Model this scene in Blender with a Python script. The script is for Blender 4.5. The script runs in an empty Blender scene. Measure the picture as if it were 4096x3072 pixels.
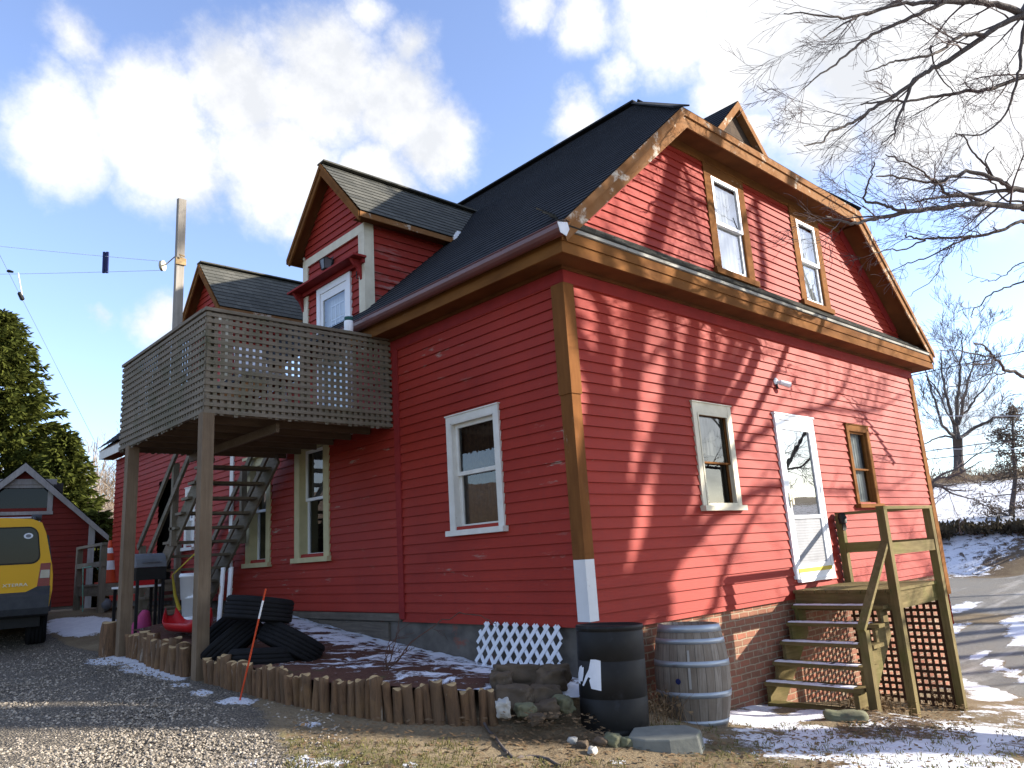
import bpy, math, random
import numpy as np
from mathutils import Vector, Matrix, noise
random.seed(7)
SC = bpy.context.scene
COL = SC.collection
PI = math.pi
def R(a): return math.radians(a)

# ------------------------------------------------------------------ camera numbers (measured from the perspective of the house)
CAM = Vector((-5.495, -4.993, 1.6)); FPX = 3055.78
def cam_axes(yaw, pitch, roll):
    f = Vector((math.cos(pitch)*math.cos(yaw), math.cos(pitch)*math.sin(yaw), math.sin(pitch)))
    r = Vector((math.sin(yaw), -math.cos(yaw), 0)); u = r.cross(f)
    c, s = math.cos(roll), math.sin(roll)
    return c*r + s*u, -s*r + c*u, f
RX, UP, FW = cam_axes(R(46.753), R(12.613), R(-3.595))
def ray(x, y): return RX*((x-2048)/FPX) - UP*((y-1536)/FPX) + FW
def at(x, y, d): return CAM + ray(x, y)*d            # a survey point: pixel of the 4096 photo + distance
def ony(x, y, Y=0.0):
    r = ray(x, y); return CAM + r*((Y-CAM.y)/r.y)
def onx(x, y, X=0.0):
    r = ray(x, y); return CAM + r*((X-CAM.x)/r.x)

# ------------------------------------------------------------------ mesh collector
class MB:
    def __init__(s): s.v=[]; s.f=[]; s.m=[]; s.uv={}; s.mi=0
    def vert(s, p): s.v.append(tuple(p)); return len(s.v)-1
    def face(s, pts, uv=None):
        i=[s.vert(p) for p in pts]; s.f.append(i); s.m.append(s.mi)
        if uv: s.uv[len(s.f)-1]=uv
    def faces(s, pts, fs):
        b=len(s.v); s.v += [tuple(p) for p in pts]
        for q in fs: s.f.append([b+k for k in q]); s.m.append(s.mi)
    def hexa(s, p):      # 8 corners: bottom 0-3 ccw, top 4-7
        s.faces(p, [(3,2,1,0),(4,5,6,7),(0,1,5,4),(1,2,6,5),(2,3,7,6),(3,0,4,7)])
    def box(s, a, b):
        x0,y0,z0=[min(a[k],b[k]) for k in range(3)]; x1,y1,z1=[max(a[k],b[k]) for k in range(3)]
        s.hexa([(x0,y0,z0),(x1,y0,z0),(x1,y1,z0),(x0,y1,z0),(x0,y0,z1),(x1,y0,z1),(x1,y1,z1),(x0,y1,z1)])
    def bar(s, a, b, w, h, up=(0,0,1)):      # beam from a to b, w across, h along 'up'
        a=Vector(a); b=Vector(b); d=(b-a).normalized(); u=Vector(up); x=d.cross(u)
        if x.length<1e-4: x=d.cross(Vector((1,0,0)))
        x.normalize(); u=x.cross(d).normalized()
        x*=w/2; u*=h/2
        s.hexa([a-x-u,a+x-u,b+x-u,b-x-u,a-x+u,a+x+u,b+x+u,b-x+u])
    def tube(s, pts, rad, n=6, caps=True):
        pts=[Vector(p) for p in pts]; k=len(pts)
        if not hasattr(rad,'__len__'): rad=[rad]*k
        d0=(pts[1]-pts[0]).normalized(); ref=Vector((0,0,1)) if abs(d0.z)<.9 else Vector((1,0,0))
        b=len(s.v)
        for i in range(k):
            d=(pts[min(i+1,k-1)]-pts[max(i-1,0)])
            d=d.normalized() if d.length>1e-9 else d0
            x=d.cross(ref)
            if x.length<1e-3: x=d.cross(Vector((0.3,1,0.2)))
            x.normalize(); y=d.cross(x); ref=x.cross(d)
            for j in range(n):
                t=2*PI*j/n; s.v.append(tuple(pts[i]+(x*math.cos(t)+y*math.sin(t))*rad[i]))
        for i in range(k-1):
            for j in range(n):
                s.f.append([b+i*n+j,b+i*n+(j+1)%n,b+(i+1)*n+(j+1)%n,b+(i+1)*n+j]); s.m.append(s.mi)
        if caps:
            s.f.append([b+j for j in range(n)]); s.m.append(s.mi)
            s.f.append([b+(k-1)*n+j for j in reversed(range(n))]); s.m.append(s.mi)
    def lathe(s, prof, n=24, M=Matrix(), a0=0, a1=2*PI):   # prof: (r,z) ; closed turn
        full=abs(a1-a0-2*PI)<1e-6; m=n if full else n+1; b=len(s.v)
        for r,z in prof:
            for j in range(m):
                t=a0+(a1-a0)*j/n; s.v.append(tuple(M@Vector((r*math.cos(t),r*math.sin(t),z))))
        for i in range(len(prof)-1):
            for j in range(n):
                jj=(j+1)%m; s.f.append([b+i*m+j,b+i*m+jj,b+(i+1)*m+jj,b+(i+1)*m+j]); s.m.append(s.mi)
    def prism(s, poly, d):        # poly: 3D points, extruded by vector d
        d=Vector(d); n=len(poly); p=[Vector(q) for q in poly]
        s.faces(p+[q+d for q in p],[tuple(reversed(range(n))),tuple(range(n,2*n))]+[(i,(i+1)%n,n+(i+1)%n,n+i) for i in range(n)])
    def build(s, name, mat, parent=None, smooth=False, fixn=True):
        me=bpy.data.meshes.new(name); me.from_pydata(s.v,[],s.f)
        for q in (mat if isinstance(mat,(list,tuple)) else [mat]): me.materials.append(q)
        if isinstance(mat,(list,tuple)): me.polygons.foreach_set('material_index',s.m)
        if s.uv:
            ul=me.uv_layers.new(name='UVMap')
            for fi,uv in s.uv.items():
                p=me.polygons[fi]
                for k,li in enumerate(p.loop_indices): ul.data[li].uv=uv[k]
        if smooth: me.polygons.foreach_set('use_smooth',[True]*len(me.polygons))
        me.update()
        o=bpy.data.objects.new(name,me); COL.objects.link(o)
        if parent is not None: attach(o,parent)
        return o
def worldm(o):
    m=o.matrix_basis.copy()
    if o.parent: m=worldm(o.parent)@o.matrix_parent_inverse@m
    return m
def attach(o,parent):
    o.parent=parent; o.matrix_parent_inverse=worldm(parent).inverted()
def tag(o,label=None,cat=None,group=None,kind=None):
    if label: o['label']=label
    if cat: o['category']=cat
    if group: o['group']=group
    if kind: o['kind']=kind
    return o
def thing(name,label,cat,loc=(0,0,0),group=None,rz=0):
    o=bpy.data.objects.new(name,None); COL.objects.link(o); o.location=loc; o.rotation_euler=(0,0,rz); o.empty_display_size=.2
    return tag(o,label,cat,group)
def copy_tree(o,parent=None):
    c=o.copy(); COL.objects.link(c)
    if parent is not None: c.parent=parent; c.matrix_parent_inverse=o.matrix_parent_inverse.copy()
    for ch in list(o.children): copy_tree(ch,c)
    return c

# ------------------------------------------------------------------ materials
class NT:
    def __init__(s,name):
        s.m=bpy.data.materials.new(name); s.m.use_nodes=True; s.t=s.m.node_tree; s.t.nodes.clear()
        s.out=s.n('ShaderNodeOutputMaterial')
    def n(s,ty,**k):
        q=s.t.nodes.new(ty)
        for a,b in k.items():
            if a.startswith('i_'):
                key=a[2:]; key=int(key) if key.isdigit() else key.replace('_',' ')
                q.inputs[key].default_value=b
            else: setattr(q,a,b)
        return q
    def l(s,a,b): s.t.links.new(a,b)
    def coord(s,kind='Object',scale=(1,1,1)):
        c=s.n('ShaderNodeTexCoord'); mp=s.n('ShaderNodeMapping'); mp.inputs['Scale'].default_value=scale
        s.l(c.outputs[kind],mp.inputs['Vector']); return mp.outputs[0]
    def noise(s,vec,scale,detail=4,rough=.55,dist=0):
        q=s.n('ShaderNodeTexNoise'); q.inputs['Scale'].default_value=scale; q.inputs['Detail'].default_value=detail
        q.inputs['Roughness'].default_value=rough; q.inputs['Distortion'].default_value=dist
        s.l(vec,q.inputs['Vector']); return q.outputs['Fac']
    def ramp(s,fac,a,b,ca=(0,0,0,1),cb=(1,1,1,1)):
        q=s.n('ShaderNodeValToRGB'); e=q.color_ramp.elements
        e[0].position=a; e[1].position=b; e[0].color=c4(ca); e[1].color=c4(cb)
        s.l(fac,q.inputs[0]); return q.outputs[0]
    def mix(s,fac,a,b,mode='MIX'):
        q=s.n('ShaderNodeMix',data_type='RGBA',blend_type=mode)
        for sock,val in ((q.inputs[0],fac),(q.inputs[6],a),(q.inputs[7],b)):
            if isinstance(val,(int,float)): sock.default_value=val
            elif isinstance(val,(tuple,list)): sock.default_value=c4(val)
            else: s.l(val,sock)
        return q.outputs[2]
    def math(s,op,a,b=0.0,clamp=False):
        q=s.n('ShaderNodeMath',operation=op,use_clamp=clamp)
        for sock,val in ((q.inputs[0],a),(q.inputs[1],b)):
            if isinstance(val,(int,float)): sock.default_value=val
            else: s.l(val,sock)
        return q.outputs[0]
    def bump(s,h,strength=.3,dist=.02):
        q=s.n('ShaderNodeBump'); q.inputs['Strength'].default_value=strength; q.inputs['Distance'].default_value=dist
        s.l(h,q.inputs['Height']); return q.outputs[0]
    def bsdf(s,col,rough=.7,nrm=None,metal=0,spec=.5,**k):
        q=s.n('ShaderNodeBsdfPrincipled')
        if isinstance(col,(tuple,list)): q.inputs['Base Color'].default_value=c4(col)
        else: s.l(col,q.inputs['Base Color'])
        if isinstance(rough,(int,float)): q.inputs['Roughness'].default_value=rough
        else: s.l(rough,q.inputs['Roughness'])
        q.inputs['Metallic'].default_value=metal; q.inputs['Specular IOR Level'].default_value=spec
        for a,b in k.items(): q.inputs[a.replace('_',' ')].default_value=b
        if nrm is not None: s.l(nrm,q.inputs['Normal'])
        s.l(q.outputs[0],s.out.inputs[0]); return s.m
def c4(c): return (c[0],c[1],c[2],1) if len(c)==3 else tuple(c)

def speckle(name,c1,c2,scale=6,stretch=(1,1,1),rough=.7,bump=.3,c3=None,t3=(.62,.7),s3=3,spec=.2,detail=6,metal=0,kind='Object',c4_=None,t4=(.6,.72),s4=1.2,bdist=.01):
    t=NT(name); v=t.coord(kind,stretch); n1=t.noise(v,scale,detail)
    col=t.mix(t.ramp(n1,.3,.7),c1,c2)
    if c4_: col=t.mix(t.ramp(t.noise(t.coord(kind),s4,6,.65),*t4),col,c4_)
    if c3:
        n3=t.noise(v,s3,8,.68); col=t.mix(t.ramp(n3,*t3),col,c3)
    return t.bsdf(col,rough,t.bump(n1,bump,bdist),metal,spec)
def wood(name,c1,c2,axis=0,rough=.8,c3=None,t3=(.6,.72),s3=3,scale=5,bump=.4,kind='Object',green=None):
    st=[1,1,1]
    for k in range(3): st[k]=.06 if k==axis else 1.0
    t=NT(name); v=t.coord(kind,tuple(q*scale for q in st)); g=t.noise(v,6,7,.65,.6)
    col=t.mix(t.ramp(g,.3,.72),c1,c2)
    fine=t.noise(v,22,3,.6); col=t.mix(t.math('MULTIPLY',t.ramp(fine,.55,.75),.45),col,tuple(q*.45 for q in c1))
    blot=t.noise(t.coord(kind),1.7,5,.6); col=t.mix(t.math('MULTIPLY',t.ramp(blot,.42,.7),.55),col,tuple(q*.6 for q in c2))
    if green: col=t.mix(t.math('MULTIPLY',t.ramp(t.noise(t.coord(kind),2.3,6,.7),.5,.72),.7),col,green)
    if c3: col=t.mix(t.ramp(t.noise(v,s3,8,.7),*t3),col,c3)
    return t.bsdf(col,rough,t.bump(g,bump,.006),0,.08)

def red_clap(name,peel=.70,dark=1.0,wth=(.30,.25,.20)):
    t=NT(name); o=t.coord('UV'); big=t.noise(o,.9,5,.6); fine=t.noise(t.coord('UV',(2,18,1)),4,5,.6)
    a=(.32*dark,.031*dark,.018*dark); b=(.235*dark,.022*dark,.014*dark)
    col=t.mix(t.ramp(big,.32,.68),a,b)
    col=t.mix(t.math('MULTIPLY',t.ramp(fine,.45,.7),.35),col,(.16*dark,.022*dark,.022*dark))
    row=t.n('ShaderNodeTexWhiteNoise',noise_dimensions='2D')          # board to board tone
    sep=t.n('ShaderNodeSeparateXYZ'); t.l(t.coord('UV'),sep.inputs[0])
    cmb=t.n('ShaderNodeCombineXYZ')
    fz=t.math('FLOOR',t.math('MULTIPLY',t.math('ADD',sep.outputs[1],.004),1/.1125)); 
    fx=t.math('FLOOR',t.math('ADD',t.math('MULTIPLY',sep.outputs[0],.33),t.math('MULTIPLY',fz,.37)))
    t.l(fx,cmb.inputs[0]); t.l(fz,cmb.inputs[1]); t.l(cmb.outputs[0],row.inputs[0])
    col=t.mix(t.math('MULTIPLY',row.outputs['Value'],.28),col,(.34*dark,.042*dark,.025*dark))
    # paint peeled to bare wood in small horizontal flakes
    pv=t.coord('UV',(1.0,5.5,1)); pn=t.noise(pv,1.6,8,.72); pat=t.noise(o,.55,3,.5)
    m=t.math('MULTIPLY',t.ramp(pn,peel,peel+.05),t.ramp(pat,.48,.62))
    col=t.mix(m,col,wth)
    st=t.noise(t.coord('UV',(6,.5,1)),3,5,.6); col=t.mix(t.math('MULTIPLY',t.ramp(st,.5,.8),.18),col,(.10,.03,.028))
    return t.bsdf(col,.62,t.bump(fine,.25,.003),0,.14)
M={}
M['clap']=red_clap('red_clapboard_paint',.66)
M['clap_a']=red_clap('peeling_red_clapboard_paint',.60)  # same red as the other walls, only peeled over more area
M['clap_worn']=red_clap('worn_red_shingle_paint',.50,.9,(.27,.22,.19))
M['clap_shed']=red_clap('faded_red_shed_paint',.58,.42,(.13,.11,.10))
M['red_trim']=speckle('red_trim_paint',(.26,.027,.024),(.20,.021,.02),5,(1,1,1),.7,.2,(.16,.05,.04),(.68,.75),spec=.1)
M['brown']=speckle('weathered_brown_trim',(.20,.086,.026),(.125,.052,.018),3,(.7,.7,2.4),.85,.35,(.42,.34,.25),(.66,.74),4,spec=.05)
M['brown_peel']=speckle('peeling_brown_trim',(.19,.082,.028),(.23,.12,.055),4,(1.4,1.4,1.4),.85,.4,(.50,.44,.36),(.57,.66),3.2,spec=.06)
M['brown_corner']=speckle('brown_corner_paint',(.19,.078,.025),(.13,.052,.018),5,(3,3,.5),.85,.35,(.40,.34,.28),(.62,.68),2.6,spec=.05)
M['soffit']=speckle('brown_soffit',(.15,.056,.021),(.09,.036,.015),3,(1,1,1),.85,.2,spec=.05)
M['gutter']=speckle('brown_gutter_metal',(.13,.045,.038),(.10,.035,.03),4,(1,1,1),.38,.05,spec=.5)
M['metal_grey']=speckle('grey_flashing_metal',(.45,.46,.48),(.36,.37,.39),9,(1,1,1),.45,.1,metal=.6)
M['cream']=speckle('cream_paint',(.62,.57,.44),(.52,.47,.35),7,(1,1,1),.6,.2,(.30,.26,.2),(.70,.76),5)
M['yellowcream']=speckle('yellow_cream_paint',(.50,.44,.25),(.42,.37,.21),7,(1,1,1),.6,.2,(.26,.22,.14),(.70,.76),5)
M['drip']=speckle('dull_drip_edge',(.33,.32,.29),(.25,.24,.21),5,(1,1,1),.8,.1,(.16,.11,.07),(.62,.70),4,spec=.08)
M['offwhite']=speckle('off_white_paint',(.68,.66,.60),(.58,.56,.50),7,(1,1,1),.6,.2,(.36,.33,.28),(.68,.74),5)
M['white']=speckle('white_vinyl',(.78,.79,.80),(.72,.73,.75),5,(1,1,1),.4,.05)
M['primer']=speckle('white_primer_on_board',(.66,.66,.66),(.55,.55,.54),4,(1,1,.4),.8,.3,(.30,.19,.11),(.58,.62),4.5)
M['lattice_white']=speckle('white_lattice_paint',(.72,.74,.78),(.62,.64,.68),9,(1,1,1),.55,.2)
M['brick']=None
def brick_mat():
    t=NT('old_red_brick'); v=t.coord('UV'); b=t.n('ShaderNodeTexBrick'); b.offset=.5
    wob=t.noise(v,5,3); w2=t.n('ShaderNodeVectorMath',operation='MULTIPLY_ADD'); 
    nz=t.n('ShaderNodeTexNoise'); nz.inputs['Scale'].default_value=7; t.l(v,nz.inputs['Vector'])
    t.l(nz.outputs['Color'],w2.inputs[0]); w2.inputs[1].default_value=(.018,.018,0); t.l(v,w2.inputs[2]); t.l(w2.outputs[0],b.inputs['Vector'])
    b.inputs['Scale'].default_value=1; b.inputs['Brick Width'].default_value=.205; b.inputs['Row Height'].default_value=.073; b.inputs['Mortar Size'].default_value=.010; b.inputs['Mortar Smooth'].default_value=.5; b.inputs['Bias'].default_value=-.1
    b.inputs['Color1'].default_value=(.30,.105,.065,1); b.inputs['Color2'].default_value=(.19,.085,.055,1); b.inputs['Mortar'].default_value=(.34,.26,.18,1)
    n=t.noise(v,14,6,.65); col=t.mix(t.math('MULTIPLY',t.ramp(n,.35,.75),.55),b.outputs['Color'],(.17,.11,.06))
    col=t.mix(t.ramp(t.noise(v,2.2,6,.65),.58,.72),col,(.36,.29,.20)); 
    h=t.math('SUBTRACT',n,t.math('MULTIPLY',b.outputs['Fac'],1.2))
    return t.bsdf(col,.9,t.bump(h,.7,.012),0,.2)
M['brick']=brick_mat()
M['parge']=speckle('grey_parged_foundation',(.15,.135,.115),(.075,.068,.06),4,(1,1,1.4),.9,.5,(.22,.085,.06),(.60,.68),2.2,bdist=.02)
M['sillwood']=wood('grey_sill_board',(.17,.145,.115),(.085,.072,.058),1,c3=(.34,.31,.27))
def shingle(name,c1,c2,c3):
    t=NT(name); v=t.coord('UV'); b=t.n('ShaderNodeTexBrick'); b.offset=.37; b.offset_frequency=3; t.l(v,b.inputs['Vector'])
    b.inputs['Scale'].default_value=1; b.inputs['Brick Width'].default_value=.16; b.inputs['Row Height'].default_value=.14; b.inputs['Mortar Size'].default_value=.003; b.inputs['Mortar Smooth'].default_value=.3
    b.inputs['Color1'].default_value=c4(c1); b.inputs['Color2'].default_value=c4(c2); b.inputs['Mortar'].default_value=c4(tuple(q*.35 for q in c1))
    n=t.noise(v,90,3,.6); col=t.mix(t.math('MULTIPLY',t.ramp(n,.4,.7),.5),b.outputs['Color'],c3)
    n2=t.noise(v,.8,4,.6); col=t.mix(t.math('MULTIPLY',t.ramp(n2,.4,.7),.4),col,tuple(q*.6 for q in c1))
    return t.bsdf(col,.95,t.bump(n,.4,.004),0,.15)
M['shingle']=shingle('charcoal_roof_shingle',(.021,.023,.027),(.033,.035,.04),(.05,.053,.06))
M['shingle_old']=shingle('weathered_grey_roof_shingle',(.078,.078,.068),(.125,.122,.105),(.06,.06,.053))
M['shingle_pent']=shingle('worn_pent_roof_shingle',(.07,.068,.06),(.15,.145,.135),(.04,.04,.036))
M['shingle_brown']=shingle('brown_gable_shingle',(.06,.042,.03),(.10,.07,.048),(.04,.03,.022))
for ax,k in ((0,'x'),(1,'y'),(2,'z')):
    M['grey_'+k]=wood('weathered_grey_wood_'+k,(.235,.20,.152),(.145,.12,.088),ax,green=(.09,.095,.055))
    M['deck_'+k]=wood('mossy_treated_wood_'+k,(.20,.155,.07),(.105,.078,.032),ax,green=(.095,.10,.025))
    M['post_'+k]=wood('post_wood_'+k,(.225,.165,.108),(.145,.102,.066),ax,c3=(.10,.07,.045),t3=(.72,.78))
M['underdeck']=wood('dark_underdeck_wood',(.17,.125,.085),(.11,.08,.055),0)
M['shedtrim']=wood('grey_shed_trim',(.33,.32,.31),(.22,.21,.20),2)
def glass(name,tint=(.55,.6,.6),refl=.12):
    t=NT(name); tr=t.n('ShaderNodeBsdfTransparent'); tr.inputs[0].default_value=c4(tint); gl=t.n('ShaderNodeBsdfGlossy'); gl.inputs['Roughness'].default_value=.012
    v=t.coord('Object'); t.l(t.bump(t.noise(v,1.6,2),.035,.03),gl.inputs['Normal'])
    ge=t.n('ShaderNodeNewGeometry'); dp=t.n('ShaderNodeVectorMath',operation='DOT_PRODUCT'); t.l(ge.outputs['Normal'],dp.inputs[0]); t.l(ge.outputs['Incoming'],dp.inputs[1]); cs=t.math('ABSOLUTE',dp.outputs['Value']); fr=t.math('ADD',.045+refl,t.math('MULTIPLY',t.math('POWER',t.math('SUBTRACT',1.0,cs),5.0),.9),True); mx=t.n('ShaderNodeMixShader'); t.l(fr,mx.inputs[0]); t.l(tr.outputs[0],mx.inputs[1]); t.l(gl.outputs[0],mx.inputs[2]); t.l(mx.outputs[0],t.out.inputs[0]); return t.m
M['glass']=glass('window_glass',(.8,.83,.83),.12); M['glass_dim']=glass('dim_window_glass',(.6,.6,.58),.03); M['glass_sky']=glass('sky_reflecting_glass',(.8,.82,.83),.24); M['glass_dark']=glass('screened_window_glass',(.36,.37,.37),.05); M['glass_mirror']=glass('reflective_storm_glass',(.3,.32,.33),.26)
M['carglass']=speckle('dark_car_glass',(.004,.005,.006),(.006,.007,.008),2,(1,1,1),.06,0,spec=.22)
M['curtain']=speckle('white_lace_curtain',(.62,.62,.6),(.45,.45,.43),26,(1,1,.15),.9,.3)
M['blind']=speckle('pale_window_blind',(.42,.43,.42),(.30,.31,.31),2.5,(1,1,1),.8,.2)
M['shade_brown']=speckle('brown_patterned_curtain',(.10,.055,.03),(.05,.028,.02),20,(1,1,1),.9,.3,(.16,.09,.05),(.6,.7),12)
M['interior']=speckle('painted_room_shade',(.045,.04,.036),(.03,.027,.025),2)  # near black: shade of unlit rooms put into the colour
M['black']=speckle('black_plastic',(.0085,.008,.0075),(.013,.0125,.012),8,(1,1,1),.55,.08,(.025,.026,.03),(.60,.72),5,spec=.22)
M['rubber']=speckle('tire_rubber',(.007,.007,.008),(.011,.011,.012),14,(1,1,1),.85,.2,spec=.15)
M['paper']=speckle('torn_white_label',(.70,.72,.76),(.62,.64,.68),11,(1,1,1),.8,.2)
M['orange']=speckle('orange_plastic',(.55,.07,.025),(.50,.06,.02),6,(1,1,1),.5,.1)
M['redplastic']=speckle('red_plastic',(.42,.012,.016),(.34,.01,.013),4,(1,1,1),.35,.05)
M['yellow']=speckle('yellow_car_paint',(.66,.35,.004),(.64,.335,.004),2,(1,1,1),.35,.02,(.42,.28,.03),(.66,.8),3,spec=.25)
M['carplastic']=speckle('grey_car_plastic',(.035,.038,.042),(.05,.052,.056),12,(1,1,1),.6,.15)
M['tail']=speckle('red_tail_light_lens',(.20,.004,.006),(.15,.004,.005),5,(1,1,1),.25,0,spec=.4)
M['clearlens']=speckle('clear_lamp_lens',(.26,.25,.23),(.18,.17,.15),8,(1,1,1),.12,0,spec=.8)
M['silver']=speckle('silver_badge',(.62,.58,.42),(.55,.5,.36),8,(1,1,1),.35,.05,metal=.4)
M['chrome']=speckle('dull_alloy',(.4,.41,.43),(.3,.31,.33),8,(1,1,1),.35,.05,metal=.8)
M['hoop']=speckle('galvanised_hoop',(.40,.43,.46),(.30,.33,.36),6,(1,1,1),.42,.15,(.20,.16,.13),(.62,.74),3,metal=.55)
M['oak']=None
def oak():
    t=NT('grey_oak_staves'); v=t.coord('UV',(1,1,1)); sep=t.n('ShaderNodeSeparateXYZ'); t.l(v,sep.inputs[0])
    wn=t.n('ShaderNodeTexWhiteNoise',noise_dimensions='1D'); t.l(t.math('FLOOR',t.math('MULTIPLY',sep.outputs[0],26)),wn.inputs['W'])
    fr=t.math('FRACT',t.math('MULTIPLY',sep.outputs[0],26)); gap=t.math('LESS_THAN',fr,.05)
    g=t.noise(t.coord('UV',(160,5,1)),1,6,.6); col=t.mix(t.ramp(g,.3,.7),(.33,.285,.23),(.165,.13,.098))
    col=t.mix(t.math('MULTIPLY',wn.outputs['Value'],.55),col,(.13,.095,.065)); col=t.mix(gap,col,(.03,.025,.02))
    col=t.mix(t.math('MULTIPLY',t.ramp(t.noise(t.coord('UV',(7,3,1)),1,5,.6),.45,.7),.6),col,(.10,.075,.055))
    return t.bsdf(col,.75,t.bump(t.math('SUBTRACT',g,t.math('MULTIPLY',gap,2)),.4,.006),0,.25)
M['oak']=oak()
M['rock']=speckle('brown_field_stone',(.125,.09,.06),(.065,.05,.036),5,(1,1,1),.9,.7,(.17,.135,.10),(.60,.72),9,bdist=.03)
M['rock_grey']=speckle('grey_flag_stone',(.20,.20,.17),(.13,.135,.12),5,(1,1,1),.9,.6,(.10,.12,.07),(.56,.7),3,bdist=.02)
M['rock_pale']=speckle('pale_field_stone',(.42,.41,.38),(.30,.29,.26),6,(1,1,1),.85,.5,bdist=.02)
M['rock_green']=speckle('mossy_field_stone',(.15,.155,.09),(.11,.105,.07),6,(1,1,1),.9,.6,bdist=.02)
def logbark():
    t=NT('peeling_log_bark'); v=t.coord('Object',(3.2,3.2,.42)); n=t.noise(v,6,8,.72,.8); oi=t.n('ShaderNodeObjectInfo'); big=t.noise(t.coord('Object'),3.5,5,.6)
    col=t.mix(t.ramp(n,.32,.68),(.235,.135,.072),(.068,.04,.025)); col=t.mix(t.math('MULTIPLY',oi.outputs['Random'],.6),col,(.115,.078,.05)); col=t.mix(t.math('MULTIPLY',oi.outputs['Random'],.0),col,(0,0,0))
    col=t.mix(t.math('MULTIPLY',t.ramp(big,.5,.7),.6),col,(.24,.14,.065)); col=t.mix(t.ramp(t.noise(v,4.2,6,.7),.62,.67),col,(.36,.30,.24))
    return t.bsdf(col,.92,t.bump(n,1.0,.03),0,.15)
M['logbark']=logbark()
M['logend']=speckle('sawn_log_end',(.46,.33,.17),(.34,.235,.12),22,(1,1,1),.85,.3,(.25,.17,.09),(.55,.7),6)
M['bark']=speckle('grey_maple_bark',(.115,.095,.085),(.07,.058,.052),7,(2,2,.6),.9,.7,(.17,.15,.14),(.6,.7),5,bdist=.02)
M['twig']=speckle('maple_twig',(.125,.092,.088),(.09,.066,.064),5,(1,1,1),.85,.1)
M['bark_far']=speckle('hill_tree_bark',(.12,.105,.10),(.08,.07,.068),4,(1,1,1),.9,.2)
M['bark_pale']=speckle('pale_birch_bark',(.34,.29,.25),(.24,.20,.17),4,(1,1,1),.9,.2)
def leafmat(name,c1,c2,scale=2.5,tr=.3):
    t=NT(name); v=t.coord('Object'); n=t.noise(v,scale,5,.7); g=t.n('ShaderNodeNewGeometry')
    col=t.mix(t.ramp(n,.3,.7),c1,c2); col=t.mix(t.math('MULTIPLY',g.outputs['Random Per Island'],.5),col,tuple(q*1.5 for q in c2))
    d=t.n('ShaderNodeBsdfDiffuse'); tl=t.n('ShaderNodeBsdfTranslucent'); t.l(col,d.inputs[0]); t.l(col,tl.inputs[0])
    mx=t.n('ShaderNodeMixShader'); mx.inputs[0].default_value=tr; t.l(d.outputs[0],mx.inputs[1]); t.l(tl.outputs[0],mx.inputs[2]); t.l(mx.outputs[0],t.out.inputs[0]); return t.m
M['spruce']=leafmat('spruce_needles',(.020,.034,.010),(.085,.092,.020),1.2,.25)
M['cedar']=leafmat('dull_cedar_foliage',(.075,.06,.045),(.13,.10,.075),1.5,.2)
M['brush']=leafmat('brown_brush',(.14,.10,.07),(.21,.16,.11),.5,.2)
M['brush_green']=leafmat('yellow_green_brush',(.12,.11,.035),(.19,.16,.06),.8,.3)
M['darkbrush']=leafmat('dark_bank_brush',(.03,.026,.02),(.06,.05,.035),1,.1)
M['grass']=leafmat('winter_grass',(.19,.15,.075),(.15,.15,.055),3,.25)
M['deadleaf']=leafmat('dead_brown_leaf',(.13,.085,.05),(.19,.13,.075),5,.15)
M['stem']=speckle('bare_shrub_stem',(.10,.05,.035),(.07,.04,.03),6)
M['wire']=speckle('dark_cable',(.03,.03,.035),(.025,.025,.03),3)
M['wire_white']=speckle('pale_line',(.7,.72,.75),(.65,.67,.7),3)
M['pebble']=None
def pebble():
    t=NT('gravel_stone'); g=t.n('ShaderNodeNewGeometry'); q=t.n('ShaderNodeValToRGB'); e=q.color_ramp.elements; e[0].color=(.12,.102,.08,1); e[1].color=(.40,.345,.275,1)
    e2=e.new(.6); e2.color=(.235,.20,.155,1); t.l(g.outputs['Random Per Island'],q.inputs[0]); return t.bsdf(q.outputs[0],.85)
M['pebble']=pebble()
M['snow']=speckle('snow_crust',(.72,.74,.79),(.64,.66,.72),8,(1,1,1),.7,.3,bdist=.02)
M['blue']=speckle('dark_blue_plastic',(.02,.025,.10),(.015,.02,.08),4)
M['pink']=speckle('pink_plastic_bag',(.45,.06,.14),(.30,.04,.16),5,(1,1,1),.5,.3)
M['greengrey']=speckle('grey_enamel',(.16,.17,.19),(.12,.13,.145),4,(1,1,1),.4,.05)
M['yellowstrip']=speckle('yellow_strip',(.6,.45,.06),(.5,.38,.05),4)
M['teal']=speckle('pale_green_rod',(.25,.55,.42),(.2,.48,.37),4)
M['lattice_dark']=wood('dark_lattice_skirt',(.10,.055,.035),(.07,.038,.025),2)
SKY_STRENGTH=.10; SUN=5.0; EXPOSURE=1.42; CLOUD_LIT=(4.6,4.6,4.65); CLOUD_DARK=(3.25,3.35,3.55)
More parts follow.
